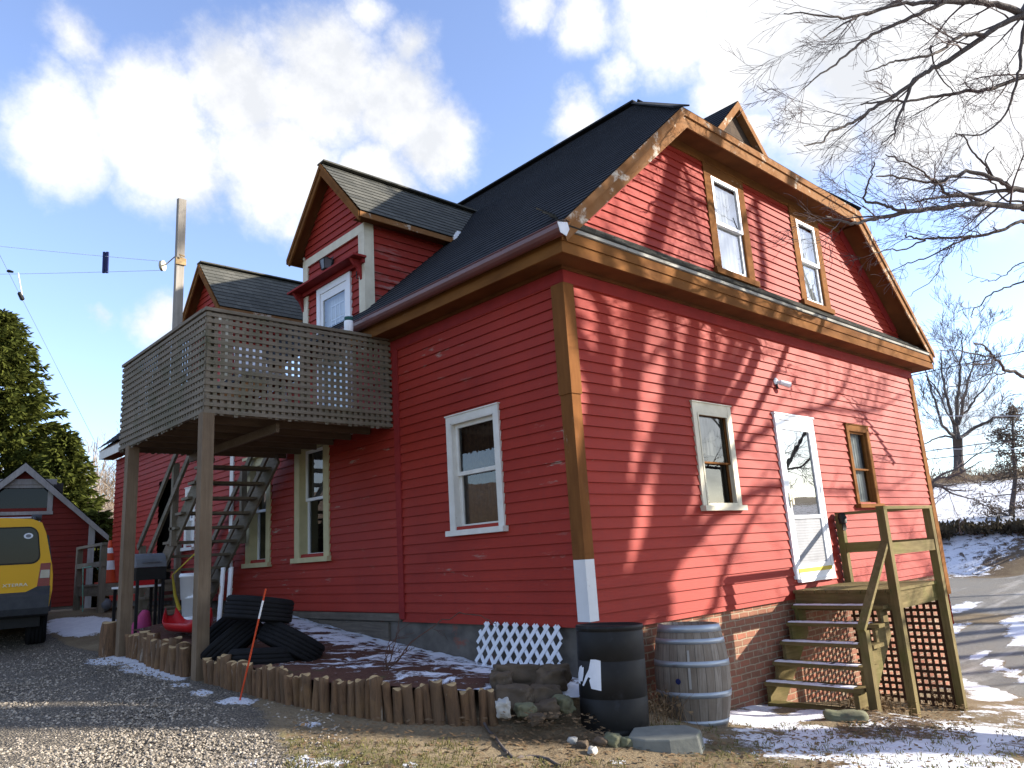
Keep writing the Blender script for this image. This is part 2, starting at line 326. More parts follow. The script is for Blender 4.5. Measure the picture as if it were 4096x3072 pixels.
# ------------------------------------------------------------------ ground
GP=[(-5.5,-5,.15),(-3.6,-1.5,.33),(-2.5,-3.2,.1),(-6,1,.55),(-9,-9,.1),(-5,4,.66),(-7,9,.8),(-12,2,.7),(-14,14,1.0),
(-2.4,3,.57),(-2.35,5.4,.68),(-2.7,8.4,.71),(-5,9,.76),(-1.8,.55,.35),(-1.1,.1,.27),(-.45,-.6,.14),(.9,-.5,-.03),(2,0,-.15),(2.9,-1.2,-.2),(3.8,-1.2,-.43),(5.3,-1.2,-.6),(9.1,-.3,-.95),
(0,-3,.0),(3,-4,-.4),(7,-4,-.85),(8.8,-8.2,-1.0),(2,-9,-.35),(-3,-9,-.05),(0,15,1.0),(-3,15,1.05),(-1.7,9.7,1.0),(0,8,.95),(-.3,5.5,.75),(0,2.5,.5),(0,.3,.38),
(5,8,.3),(9.2,4,-.8),(9.2,10,-.5),(13,1.5,-.95),(14,-4,-1.1),(14.5,7,-.8),(20,3,-.52),(20,-5,-.9),(21,12,-.35),(27.5,6,-.28),(28,-4,-.5),(27,16,-.2)]
_g=np.array(GP); _n=len(GP)
def _phi(r2): return np.where(r2>0,.5*r2*np.log(np.maximum(r2,1e-12)),0.)
_d2=((_g[:,None,:2]-_g[None,:,:2])**2).sum(2); _A=np.zeros((_n+3,_n+3)); _A[:_n,:_n]=_phi(_d2)+np.eye(_n)*.02
_A[:_n,_n]=1; _A[:_n,_n+1:]=_g[:,:2]; _A[_n,:_n]=1; _A[_n+1:,:_n]=_g[:,:2].T
_w=np.linalg.solve(_A,np.concatenate([_g[:,2],np.zeros(3)]))
def _sm(a,b,x): t=np.clip((x-a)/(b-a),0,1); return t*t*(3-2*t)
def ground_np(x,y):
    x=np.asarray(x,float); y=np.asarray(y,float)
    cx=np.clip(x,-14,28.5); cy=np.clip(y,-10,17)
    r2=(cx[...,None]-_g[:,0])**2+(cy[...,None]-_g[:,1])**2
    z=(_phi(r2)*_w[:_n]).sum(-1)+_w[_n]+_w[_n+1]*cx+_w[_n+2]*cy
    # bank, field and hill beyond the road; wooded ridge to the north
    az=np.arctan2(y-CAM.y,x-CAM.x); rr=np.hypot(x-CAM.x,y-CAM.y)
    side=_sm(R(34),R(24),az)*_sm(R(-62),R(-40),az)
    e=rr-35.4
    bank=1.55*_sm(0,3.0,e)+np.interp(e,[3,12,30,44,140,500],[0,1.25,3.6,4.7,2,0])
    z=z*1.0+bank*side
    north=_sm(R(60),R(76),az)*_sm(R(170),R(140),az)
    z=z+north*np.interp(rr,[34,60,120,190,300,500],[0,1.2,10,19,14,4])
    mid=_sm(R(22),R(34),az)*_sm(R(76),R(60),az)
    z=z+mid*np.interp(rr,[40,90,200,500],[0,3,7,4])
    return z
def gz(x,y): return float(ground_np(np.array([x]),np.array([y]))[0])
def G(px,py):                      # where a sight line meets the ground
    r=ray(px,py); t=2.0
    for k in range(4000):
        p=CAM+r*t
        if p.z<gz(p.x,p.y): break
        t+=.03 if t<20 else .15
    return CAM+r*(t-.015)
def axis(core0,core1,step,lim,g=1.16):
    a=list(np.arange(core0,core1,step)); s=step; v=a[-1]
    while v<lim: s=min(s*g,14); v+=s; a.append(v)
    s=step; v=a[0]; b=[]
    while v>-lim: s=min(s*g,14); v-=s; b.append(v)
    return np.array(b[::-1]+a)
XS=axis(-4.6,7.5,.085,430); YS=axis(-4.2,8.2,.085,430)
GX,GY=np.meshgrid(XS,YS,indexing='ij'); GZ=ground_np(GX,GY)
def fbm2(x,y,s,o=4):
    v=np.zeros_like(x); a=1; tot=0
    for k in range(o):
        f=s*2**k; v+=a*np.sin(x*f*1.7+y*f*.9+k*1.3+1.7*np.sin(y*f*1.1+k))*np.cos(y*f*1.3-x*f*.6+k*2.1+1.3*np.sin(x*f*.8)); tot+=a; a*=.55
    return v/tot
near=np.exp(-((GX+1)**2+(GY)**2)/160)
GZ=GZ+near*(fbm2(GX,GY,1.1)*.022+fbm2(GX+9,GY,4.5,3)*.010)
# masks ------------------------------------------------------------
def ell(cx,cy,rx,ry,s=1.0,soft=1.0):
    c=G(cx,cy); a=G(cx+rx,cy); b=G(cx,min(cy+ry,3400)); u=(a-c); v=(b-c); u.z=v.z=0
    det=u.x*v.y-u.y*v.x; X=GX-c.x; Y=GY-c.y
    p=(X*v.y-Y*v.x)/det; q=(-X*u.y+Y*u.x)/det
    return 1.2*s*np.clip((1.15-np.sqrt(p*p+q*q))*1.5/soft,0,1)
snow=np.zeros_like(GX)
for e_ in [(330,2500,190,55,1),(560,2530,80,40,.8),(470,2640,170,26,.9),(600,2665,130,40,1.1),(690,2700,90,30,1),(720,2738,55,14,.7),(810,2775,60,20,.9),(930,2810,120,16,.8),(1240,2894,55,14,.8),(1290,3050,190,30,.55),(1000,3050,90,25,.45),(1640,3065,80,20,.45),
  (2990,2870,190,40,.95),(3260,2850,300,40,.85),(3300,2990,420,90,.75),(3700,3020,420,120,.85),(3950,2930,260,70,.9),(3250,2925,140,30,.9),(2760,2960,130,40,.55),(4000,3100,300,90,.9),(3050,2960,200,40,.6),(2480,3040,60,14,.4),(3060,2820,110,22,.9),
  (3940,2630,130,60,1.1),(4010,2745,170,45,1.1),(3900,2700,110,34,1.1),(4080,2540,70,45,1.0),(3930,2700,130,50,1.0),(4060,2500,80,40,.9),(3970,2780,120,30,.9),(4096,2640,90,40,.8),(3850,2430,55,18,1.0),(3880,2560,60,16,.8)]:
    snow=np.maximum(snow,ell(*e_))
RRg=np.hypot(GX-CAM.x,GY-CAM.y); AZ=np.arctan2(GY-CAM.y,GX-CAM.x)
east=_sm(R(36),R(26),AZ)*_sm(R(-70),R(-50),AZ)
snow=np.maximum(snow,.74*east*_sm(35.2,35.8,RRg)*_sm(70,60,RRg)); snow=np.maximum(snow,.44*east*_sm(41,45,RRg)*_sm(66,60,RRg))
snow=np.maximum(snow,.35*_sm(80,110,RRg))
snow=np.maximum(snow,.55*_sm(.3,2.5,GX)*_sm(-.9,-1.5,GY)*_sm(21.5,19,RRg))
# gravel drive
a=G(1190,3072); b=G(1020,2835)
sd=((b.x-a.x)*(GY-a.y)-(b.y-a.y)*(GX-a.x))/math.hypot(b.x-a.x,b.y-a.y)
gravel=_sm(-.28,.25,sd)*_sm(-2.30,-2.52,np.where(GY>2.6,GX,-9))*_sm(11,8.5,GY)
# road and tyre tracks
asph=east*_sm(24.0,24.6,RRg)*_sm(35.4,35.0,RRg)
def band(pts,w):
    m=np.full_like(GX,9.)
    P=[G(*q) for q in pts]
    for k in range(len(P)-1):
        ax,ay=P[k].x,P[k].y; bx,by=P[k+1].x,P[k+1].y; L=(bx-ax)**2+(by-ay)**2
        t=np.clip(((GX-ax)*(bx-ax)+(GY-ay)*(by-ay))/L,0,1); m=np.minimum(m,np.hypot(GX-ax-t*(bx-ax),GY-ay-t*(by-ay)))
    return _sm(w*1.15,w*.8,m)
trk=np.maximum.reduce([band([(3925,2490),(3960,2570),(4030,2620),(4200,2690)],.42),band([(3920,2520),(3850,2580),(3790,2640)],.36),band([(3830,2640),(3890,2690),(3990,2730),(4200,2790)],.40)])
asph=np.maximum(asph,trk); snow=snow*(1-trk)
snow=np.where((asph>.5)&(trk<.5),np.maximum(snow*.0,ell(3850,2430,55,18,1.0)),snow)
snow=np.maximum(snow,.80*east*_sm(13.8,15,RRg)*_sm(24.2,22.8,RRg)*(1-trk))
leaf=np.maximum(east*_sm(35.1,35.7,RRg)*_sm(41.5,39.5,RRg),ell(3600,2890,200,45,1))
snow=np.maximum(snow,.80*east*_sm(13.8,15,RRg)*_sm(24.2,22.8,RRg)*(1-trk))
leaf=np.maximum(leaf,.5*ell(3480,2850,120,30)); 
green=np.maximum.reduce([ell(1130,2960,90,28,.8),ell(1350,3040,220,50,.9),ell(1700,3060,160,30,.6),ell(3000,3000,260,60,.5)])
nx,ny=GX.shape
gm=bpy.data.meshes.new('ground')
V=np.stack([GX,GY,GZ],-1).reshape(-1,3)
idx=np.arange(nx*ny).reshape(nx,ny); F=np.stack([idx[:-1,:-1],idx[1:,:-1],idx[1:,1:],idx[:-1,1:]],-1).reshape(-1,4)
gm.from_pydata(V.tolist(),[],F.tolist()); gm.polygons.foreach_set('use_smooth',[True]*len(F))
def attr(name,arrs):
    ca=gm.color_attributes.new(name,'FLOAT_COLOR','POINT')
    ca.data.foreach_set('color',np.stack([q.reshape(-1) for q in arrs],-1).astype(np.float32).reshape(-1))
attr('cover',[gravel,snow,asph,np.ones_like(GX)]); attr('litter',[leaf,green,_sm(70,95,RRg),np.ones_like(GX)])
ground=bpy.data.objects.new('ground',gm); COL.objects.link(ground); tag(ground,'sloping yard of gravel, bare soil, thin grass and patchy snow','ground',kind='structure')
t=NT('yard_ground'); v=t.coord('Object')
def vc(n_):
    q=t.n('ShaderNodeVertexColor',layer_name=n_); s_=t.n('ShaderNodeSeparateColor'); t.l(q.outputs[0],s_.inputs[0]); return s_.outputs
cv=vc('cover'); lt=vc('litter')
n1=t.noise(v,1.3,6,.65); n2=t.noise(v,9,6,.7); n3=t.noise(v,38,4,.7); nl=t.noise(t.coord('Object',(1,1,1)),2.6,8,.74,.7)
dirt=t.mix(t.ramp(n1,.35,.65),(.165,.12,.07),(.235,.185,.115)); dirt=t.mix(t.math('MULTIPLY',t.ramp(n3,.45,.7),.6),dirt,(.085,.06,.038)); dirt=t.mix(t.ramp(n2,.60,.72),dirt,(.27,.225,.145))
gr=t.mix(t.ramp(n3,.35,.65),(.075,.085,.022),(.17,.155,.06))
gfac=t.math('MULTIPLY',lt[1],t.ramp(n2,.4,.6)); col=t.mix(gfac,dirt,gr)
lf=t.mix(t.ramp(n3,.4,.65),(.05,.033,.024),(.12,.08,.055)); col=t.mix(t.math('MULTIPLY',lt[0],t.ramp(n2,.3,.5)),col,lf)
far=t.mix(t.ramp(t.noise(v,.11,6,.7),.35,.65),(.17,.12,.08),(.24,.18,.13)); col=t.mix(lt[2],col,far)
vo=t.n('ShaderNodeTexVoronoi'); vo.inputs['Scale'].default_value=62; t.l(v,vo.inputs['Vector'])
st=t.n('ShaderNodeSeparateColor'); t.l(vo.outputs['Color'],st.inputs[0])
gc=t.n('ShaderNodeValToRGB'); el=gc.color_ramp.elements; el[0].color=(.125,.105,.08,1); el[1].color=(.37,.32,.25,1); e3=el.new(.55); e3.color=(.235,.20,.152,1); t.l(st.outputs[0],gc.inputs[0])
gcol=t.mix(t.ramp(vo.outputs['Distance'],.30,.62),gc.outputs[0],(.075,.066,.056)); gcol=t.mix(t.math('MULTIPLY',t.ramp(n1,.4,.7),.35),gcol,(.13,.115,.09))
gf=t.ramp(t.math('ADD',cv[0],t.math('MULTIPLY',t.math('SUBTRACT',n2,.5),1.1)),.42,.58)
col=t.mix(gf,col,gcol)
ac=t.mix(t.ramp(n3,.35,.65),(.145,.138,.125),(.20,.19,.17)); ac=t.mix(t.ramp(n1,.5,.75),ac,(.19,.165,.13)); ac=t.mix(t.ramp(t.noise(t.coord('Object',(.25,1.6,1)),.8,5,.6),.55,.72),ac,(.36,.345,.32))
af=t.ramp(t.math('ADD',cv[2],t.math('MULTIPLY',t.math('SUBTRACT',n2,.5),.35)),.4,.6)
col=t.mix(af,col,ac)
sn=t.math('ADD',t.math('ADD',cv[1],t.math('MULTIPLY',t.math('SUBTRACT',nl,.5),2.3)),t.math('MULTIPLY',t.math('SUBTRACT',n3,.5),.9))
sf=t.math('MULTIPLY',t.ramp(sn,.52,.64),t.ramp(cv[1],.05,.2)); snc=t.mix(t.ramp(n2,.35,.65),(.72,.735,.77),(.60,.62,.67)); col=t.mix(sf,col,snc)
hgt=t.math('ADD',t.math('ADD',t.math('MULTIPLY',n3,.5),t.math('MULTIPLY',n2,.9)),t.math('MULTIPLY',sf,.35))
hgt=t.math('ADD',hgt,t.math('MULTIPLY',t.math('MULTIPLY',gf,t.math('SUBTRACT',1,vo.outputs['Distance'])),.6))
gm.materials.append(t.bsdf(col,.92,t.bump(hgt,.8,.035),0,.15))

# raised soil bed inside the log edging
LOGLINE=[(-2.36,3.0),(-2.38,2.0),(-2.15,1.25),(-1.80,.63),(-1.13,.13)]      # right-hand run, post to stones
def poly_len(P): return [math.hypot(P[k+1][0]-P[k][0],P[k+1][1]-P[k][1]) for k in range(len(P)-1)]
def poly_at(P,s):
    for k,L in enumerate(poly_len(P)):
        if s<=L or k==len(P)-2:
            f=s/L; return (P[k][0]+(P[k+1][0]-P[k][0])*f,P[k][1]+(P[k+1][1]-P[k][1])*f)
        s-=L
BED=[(-.35,-.12),(-1.0,.22),(-1.68,.75),(-2.05,1.35),(-2.26,2.0),(-2.28,3.0),(-2.27,4.4),(-2.12,6.2)]
bz=[.36,.50,.58,.64,.71,.80,.88,.96]; wz=[.40,.44,.46,.50,.55,.62,.85,.98]
S=poly_len(BED); tot=sum(S); cum=[0]
for q in S: cum.append(cum[-1]+q)
mb=MB(); NU,NV=110,44; pts=[]
for i in range(NU+1):
    s=tot*i/NU; ox,oy=poly_at(BED,s); zb=np.interp(s,cum,bz); zw=np.interp(s,cum,wz); wy=np.interp(s,cum,[-.05,.35,.9,1.5,2.1,3.0,5.2,6.2])
    for j in range(NV+1):
        f=j/NV; x=ox+(.03-ox)*f; y=oy+(wy-oy)*f
        pts.append((x,y,zb+(zw-zb)*f+.035*math.sin(f*PI)+.02*noise.noise((x*2.2,y*2.2,3))+.012*noise.noise((x*8,y*8,5))))
mb.faces(pts,[(i*(NV+1)+j,(i+1)*(NV+1)+j,(i+1)*(NV+1)+j+1,i*(NV+1)+j+1) for i in range(NU) for j in range(NV)])
t=NT('mulch_bed'); v=t.coord('Object'); na=t.noise(v,7,7,.72,.8); nb=t.noise(v,36,4,.7); sp=t.n('ShaderNodeSeparateXYZ'); t.l(t.coord('Object'),sp.inputs[0])
col=t.mix(t.ramp(nb,.35,.65),(.075,.036,.026),(.125,.062,.043)); col=t.mix(t.ramp(t.noise(v,3,5,.6),.6,.7),col,(.07,.08,.03))
nn=t.noise(t.coord('Object',(.8,1,1)),3.4,8,.74,.5); near_w=t.math('MULTIPLY',t.math('ADD',sp.outputs[0],1.05),.10)     # more snow lies by the wall
sfac=t.ramp(t.math('ADD',nn,near_w),.505,.555); col=t.mix(sfac,col,(.78,.81,.88))
bed=mb.build('soil_bed',t.bsdf(col,.92,t.bump(t.math('ADD',na,sfac),.7,.03),0,.15),None,True); tag(bed,'raised mulch bed with thin snow between log edging and house','soil bed',kind='structure')
def bedz(x,y):
    h=bed.data; best=9; z=.6
    for q in pts:
        d=(q[0]-x)**2+(q[1]-y)**2
        if d<best: best=d; z=q[2]
    return z
# ------------------------------------------------------------------ house
W,L=9.15,14.9
def clap(mb,O,U,N,z0,z1,left,right,ops=(),ex=.1125,thick=.020,wob=0.0):
    O=Vector(O);U=Vector(U);N=Vector(N); Z=Vector((0,0,1))
    fl=left if callable(left) else (lambda z:left); fr=right if callable(right) else (lambda z:right)
    if not callable(left) and not callable(right): ops=[o for o in ops if o[1]>left and o[0]<right]
    k0=int(math.floor((z0-.0)/ex))
    zc=[ex*k for k in range(k0,int(z1/ex)+2)]
    for k in range(len(zc)-1):
        a,b=max(zc[k],z0),min(zc[k+1],z1)
        if b-a<.004: continue
        cuts=sorted({a,b}|{q for o in ops for q in o[2:4] if a<q<b})
        for c in range(len(cuts)-1):
            p,q=cuts[c],cuts[c+1]; m=(p+q)/2
            iv=[(None,None)]; segs=[('L','R')]
            bl=[(o[0],o[1]) for o in ops if o[2]<=m<=o[3]]
            xs0p,xs0q,xs1p,xs1q=fl(p),fl(q),fr(p),fr(q)
            if xs1p<=xs0p: continue
            if xs1q<xs0q: xs0q=xs1q=(xs0q+xs1q)/2
            lo=[(xs0p,xs0q)]+[(o[1],o[1]) for o in sorted(bl)]
            hi=[(o[0],o[0]) for o in sorted(bl)]+[(xs1p,xs1q)]
            for (l0,l1),(h0,h1) in zip(lo,hi):
                if h0-l0<.003: continue
                def off(z): return .003+thick*(1-(z-zc[k])/ex)
                dz=wob*noise.noise((l0*.3,zc[k]*3,1)) if wob else 0
                A=O+U*l0+Z*p+N*off(p); B=O+U*h0+Z*p+N*off(p); Cc=O+U*h1+Z*q+N*off(q); D=O+U*l1+Z*q+N*off(q)
                mb.face([A,B,Cc,D],[(l0,p),(h0,p),(h1,q),(l1,q)])
                if p==a:
                    A2=O+U*l0+Z*p+N*.001; B2=O+U*h0+Z*p+N*.001
                    mb.face([A2,B2,B,A],[(l0,p),(h0,p),(h0,p),(l0,p)])
def qplane(mb,O,U,Vv,pts):          # uv'd polygon in a plane
    O=Vector(O);U=Vector(U);Vv=Vector(Vv)
    mb.face([O+U*a+Vv*b for a,b in pts],[tuple(p) for p in pts])
def roofplane(mb,O,U,Vd,N,vmax,umin,umax,ex=.14,lift=.010):
    O=Vector(O);U=Vector(U);Vd=Vector(Vd).normalized();N=Vector(N).normalized()
    n=int(math.ceil(vmax/ex))
    for k in range(n):
        a,b=k*ex,min((k+1)*ex,vmax)
        if b-a<.002: continue
        l0,l1,r0,r1=umin(a),umin(b),umax(a),umax(b)
        if r0<=l0: continue
        if r1<l1: l1=r1=(l1+r1)/2
        A=O+U*l0+Vd*a+N*lift; B=O+U*r0+Vd*a+N*lift; Cc=O+U*r1+Vd*b+N*.001; D=O+U*l1+Vd*b+N*.001
        mb.face([A,B,Cc,D],[(l0,a+.003),(r0,a+.003),(r1,b),(l1,b)])
        A2=O+U*l0+Vd*a-N*.002; B2=O+U*r0+Vd*a-N*.002
        mb.face([A2,B2,B,A],[(l0,a),(r0,a),(r0,a),(l0,a)])
house=thing('farmhouse','large red clapboard farmhouse with charcoal roof, brown trim and brick foundation','house',(0,0,0))
X,Y,Z=Vector((1,0,0)),Vector((0,1,0)),Vector((0,0,1))
# openings
B_OPS=[(2.09,2.77,2.03,3.12),(3.98,4.90,1.10,3.15),(6.13,6.79,2.05,3.17)]
G_OPS=[(3.07,3.76,5.09,6.44),(5.42,6.04,5.09,6.42)]
A_OPS=[(1.14,1.90,1.95,3.12),(4.88,5.60,1.80,3.34),(6.71,7.32,1.78,3.30),(4.13,4.93,3.36,5.66),(9.85,10.15,2.15,3.2),(10.95,11.8,1.35,3.55)]
ZS=4.42         # soffit level at the wall
mb=MB(); clap(mb,(0,0,0),X,(0,-1,0),.845,4.28,0,W,B_OPS); wall_b=mb.build('wall',M['clap'],house)
mb=MB(); clap(mb,(0,0,0),Y,(-1,0,0),.90,4.42,0,3.0,A_OPS); clap(mb,(0,0,0),Y,(-1,0,0),1.0,4.42,3.0,8.1,A_OPS); clap(mb,(0,0,0),Y,(-1,0,0),1.15,4.42,8.1,L,A_OPS); wall_a=mb.build('wall',M['clap_a'],house)
mb=MB(); clap(mb,(W,0,0),Y,(1,0,0),.0,4.42,0,L,[]); qplane(mb,(0,L,0),X,Z,[(0,.4),(W,.4),(W,4.42),(0,4.42)]); mb.build('wall',M['clap'],house)
# frieze boards (smooth, red) under the soffit
mb=MB(); mb.box((-.02,-.030,4.28),(W+.02,.0,4.44)); mb.box((-.026,-.02,4.29),(0,3.68,4.44)); mb.box((-.022,5.5,4.30),(0,8.1,4.44)); mb.build('frieze_board',M['red_trim'],house)
# inside: dark box with the shade of unlit rooms in its colour
mb=MB(); mb.box((.35,.35,.9),(W-.35,L-.35,4.3)); mb.build('room_shade_backing',M['interior'],house)
# foundations
mb=MB(); 
def fwall(a,b,z0,z1a,z1b,nrm,th=.0,u0=0):
    a=Vector((a[0],a[1],0)); b=Vector((b[0],b[1],0)); Lh=(b-a).length
    mb.face([a+Z*z0,b+Z*z0,b+Z*z1b,a+Z*z1a],[(u0,z0),(u0+Lh,z0),(u0+Lh,z1b),(u0,z1a)])
fwall((.03,.03),(W-.03,.03),-1.6,.86,.86,1); fwall((W-.03,.03),(W-.03,L),-1.6,.2,.2,1); mb.face([(-.0,.0,.845),(W,.0,.845),(W,.06,.845),(0,.06,.845)],[(0,0)]*4)
mb.build('foundation',M['brick'],house)
mb=MB(); mb.box((.03,.05,.1),(.2,2.95,.90)); mb.box((.035,2.95,.1),(.2,8.1,.99)); mb.box((.05,8.1,.3),(.2,L,1.16)); fo=mb.build('foundation',M['parge'],house); tag(fo,'grey parged foundation above the flower bed')
mb=MB(); mb.box((-.012,3.06,.905),(.03,8.08,.995)); mb.box((.0,3.35,.60),(.034,5.1,.885)); mb.box((.004,5.12,.62),(.034,6.6,.89)); mb.build('sill_board',M['sillwood'],house)
mb=MB(); mb.box((-.034,2.95,.93),(0.0,3.06,4.30)); mb.build('joint_board',M['red_trim'],house)
# corner boards
mb=MB(); mb.box((-.030,-.030,1.52),(.0,.125,4.28)); mb.box((-.0295,-.0302,1.52),(.10,.0,4.28)); mb.box((-.042,-.042,3.12),(-.030,.135,4.27)); mb.box((-.030,-.042,3.12),(.112,-.0302,4.27)); mb.build('corner_board',M['brown_corner'],house)
mb=MB(); mb.box((-.0302,-.0302,.955),(.0,.122,1.519)); mb.box((-.0301,-.0304,.955),(.098,.0,1.519)); cb=mb.build('corner_board',M['primer'],house); tag(cb,'white primed foot of the brown corner board')
mb=MB(); mb.box((W-.13,-.034,.5),(W+.036,.0,4.28)); mb.box((W,-.0,.5),(W+.036,.14,4.28)); mb.build('corner_board',M['brown'],house)
mb=MB(); mb.box((-.036,8.0,1.0),(.0,8.14,4.3)); mb.build('corner_board',M['offwhite'],house)
# cornice on the sunlit side: bed mould, soffit, stepped fascia, drip edge
OV=.30
mb=MB(); mb.box((-OV,-OV,4.455),(W+OV,.0,4.475)); mb.box((-OV,0,4.4552),(0,3.62,4.4748)); mb.box((-OV,5.55,4.4552),(0,L+.3,4.4748)); mb.box((W,0,4.4552),(W+OV,L+.3,4.4748))
mb.box((-.052,-.052,4.415),(W+.03,-.0,4.454)); mb.box((-.05,0,4.415),(-.0,3.64,4.454)); mb.build('soffit',M['soffit'],house)
mb=MB(); mb.box((-OV-.018,-OV-.018,4.44),(W+OV+.018,-OV,4.555)); mb.box((-OV-.03,-OV-.034,4.556),(W+OV+.03,-OV+.0,4.66)); mb.box((-OV-.018,-OV+.001,4.44),(-OV,3.62,4.655)); mb.box((-OV-.018,5.55,4.44),(-OV,8.1,4.655)); mb.box((W+OV,-OV+.001,4.44),(W+OV+.018,L+.3,4.655)); mb.build('fascia',M['brown'],house)
mb=MB(); mb.box((-OV-.018,8.1,4.44),(-OV,L+.3,4.655)); fa=mb.build('fascia',M['offwhite'],house)
mb=MB(); mb.box((-OV-.045,-OV-.055,4.668),(W+OV+.07,-OV-.02,4.705)); mb.build('drip_edge',M['drip'],house)
# pent roof across the gable foot
mb=MB(); dv=Vector((0,OV+.05,.30)); roofplane(mb,(-OV-.04,-OV-.06,4.706),X,dv,Vector((0,-.30,OV+.05)),dv.length+.03,lambda v:0,lambda v:W+2*OV+.1,.11,.014); mb.build('pent_roof',M['shingle_pent'],house)
# main roof
EX,EZ,SL=-.36,4.715,.908
RXc=W/2; RZ=EZ+(RXc-EX)*SL; nL=math.hypot(1,SL)
KX=2.03; KZ=EZ+(KX-EX)*SL; HY=2.07; FY=-.37
vK=(KX-EX)*nL; vR=(RXc-EX)*nL; YB=L+.35
um=lambda v: FY if v<vK else FY+(HY-FY)*(v-vK)/(vR-vK)
mb=MB(); roofplane(mb,(EX,0,EZ),Y,(1,0,SL),(-SL,0,1),vR,um,lambda v:YB)
roofplane(mb,(W-EX,0,EZ),-Y,(-1,0,SL),(SL,0,1),vR,lambda v:-YB,lambda v:-um(v))
hd=Vector((0,HY-FY,RZ-KZ)); hl=hd.length
roofplane(mb,(0,FY,KZ),X,hd,Vector((0,-(RZ-KZ),HY-FY)),hl,lambda v:KX+(RXc-KX)*v/hl,lambda v:(W-KX)-(RXc-KX)*v/hl)
mb.mi=0; mb.bar((RXc,HY,RZ+.012),(RXc,YB,RZ+.012),.24,.03); mb.bar((KX,FY,KZ+.012),(RXc,HY,RZ+.012),.2,.02); mb.bar((W-KX,FY,KZ+.012),(RXc,HY,RZ+.012),.2,.02)
mb.build('roof',M['shingle'],house)
# roof underside + rake soffits + rake boards
th=.10
def under(x): return EZ+(x-EX)*SL-th
mb=MB()
for s in (0,1):
    f=(lambda x: x) if s==0 else (lambda x: W-x)
    P=lambda x,y,z: (f(x),y,z)
    mb.face([P(EX+.03,FY+.02,under(EX+.03)),P(EX+.03,YB,under(EX+.03)),P(RXc,YB,under(RXc)),P(RXc,HY,under(RXc)),P(KX,FY+.02,under(KX))])
mb.face([(KX,FY+.02,KZ-th),(W-KX,FY+.02,KZ-th),(RXc,HY,RZ-th)])
# boxed rake soffit, a hand lower, between wall and rake board
for s in (0,1):
    f=(lambda x: x) if s==0 else (lambda x: W-x)
    mb.hexa([(f(.0),FY+.03,under(0)-.06),(f(0),.0,under(0)-.06),(f(KX-.05),.0,under(KX-.05)-.06),(f(KX-.05),FY+.03,under(KX-.05)-.06),(f(.0),FY+.03,under(0)-.03),(f(0),.0,under(0)-.03),(f(KX-.05),.0,under(KX-.05)-.03),(f(KX-.05),FY+.03,under(KX-.05)-.03)])
mb.box((KX-.1,FY+.03,KZ-th-.07),(W-KX+.1,.0,KZ-th-.04))
mb.build('rake_soffit',M['soffit'],house)
def rakebd(name,mat,y0,y1,d0,d1,ext=0.0):     # boards following the roof edge; d = depth range below the roof surface
    mb=MB()
    for s in (0,1):
        f=(lambda x: x) if s==0 else (lambda x: W-x)
        x0=EX+.03; zA=EZ+(x0-EX)*SL
        top=[(x0,zA-d0),(KX,KZ-d0)]; bot=[(x0+max(0,(d1-.16))*0.6,zA-d1+max(0,(d1-.16))*.55),(KX+ (d1)*.38,KZ-d1)]
        poly=[(f(a),y0,b) for a,b in (top+bot[::-1])]
        mb.prism(poly,(0,y1-y0,0))
    mb.prism([(KX,y0+.0015,KZ-d0),(W-KX,y0+.0015,KZ-d0),(W-KX-d1*.38,y0+.0015,KZ-d1),(KX+d1*.38,y0+.0015,KZ-d1)],(0,y1-y0-.003,0))
    return mb.build(name,mat,house)
rakebd('rake_board',M['brown_peel'],FY+.012,FY+.034,.012,.24)
rakebd('rake_moulding',M['brown_peel'],FY-.012,FY+.012,.004,.10)
# gable wall
def gl(z): return (z+.17-EZ)/SL+EX+.02
mb=MB(); clap(mb,(0,0,0),X,(0,-1,0),4.80,KZ-.16,lambda z:max(0,gl(z)),lambda z:W-max(0,gl(z)),[(2.93,3.93,4.9,6.6),(5.27,6.22,4.9,6.6)]); mb.build('gable_wall',M['clap'],house)
for s in (0,1):
    mb=MB(); f=(lambda x: x) if s==0 else (lambda x: W-x)
    a=(.30,under(.30)-.06); b=(KX-.02,under(KX)-.07)
    mb.prism([(f(a[0]),-.03,a[1]),(f(b[0]),-.03,b[1]),(f(b[0]+.12),-.03,b[1]-.17),(f(a[0]+.20),-.03,a[1]-.06)],(0,.03,0))
    mb.build('frieze_board',M['red_trim'],house)
mb=MB(); mb.box((KX+.1,-.034,KZ-.29),(W-KX-.1,.0,KZ-.165)); mb.build('frieze_board',M['brown'],house)

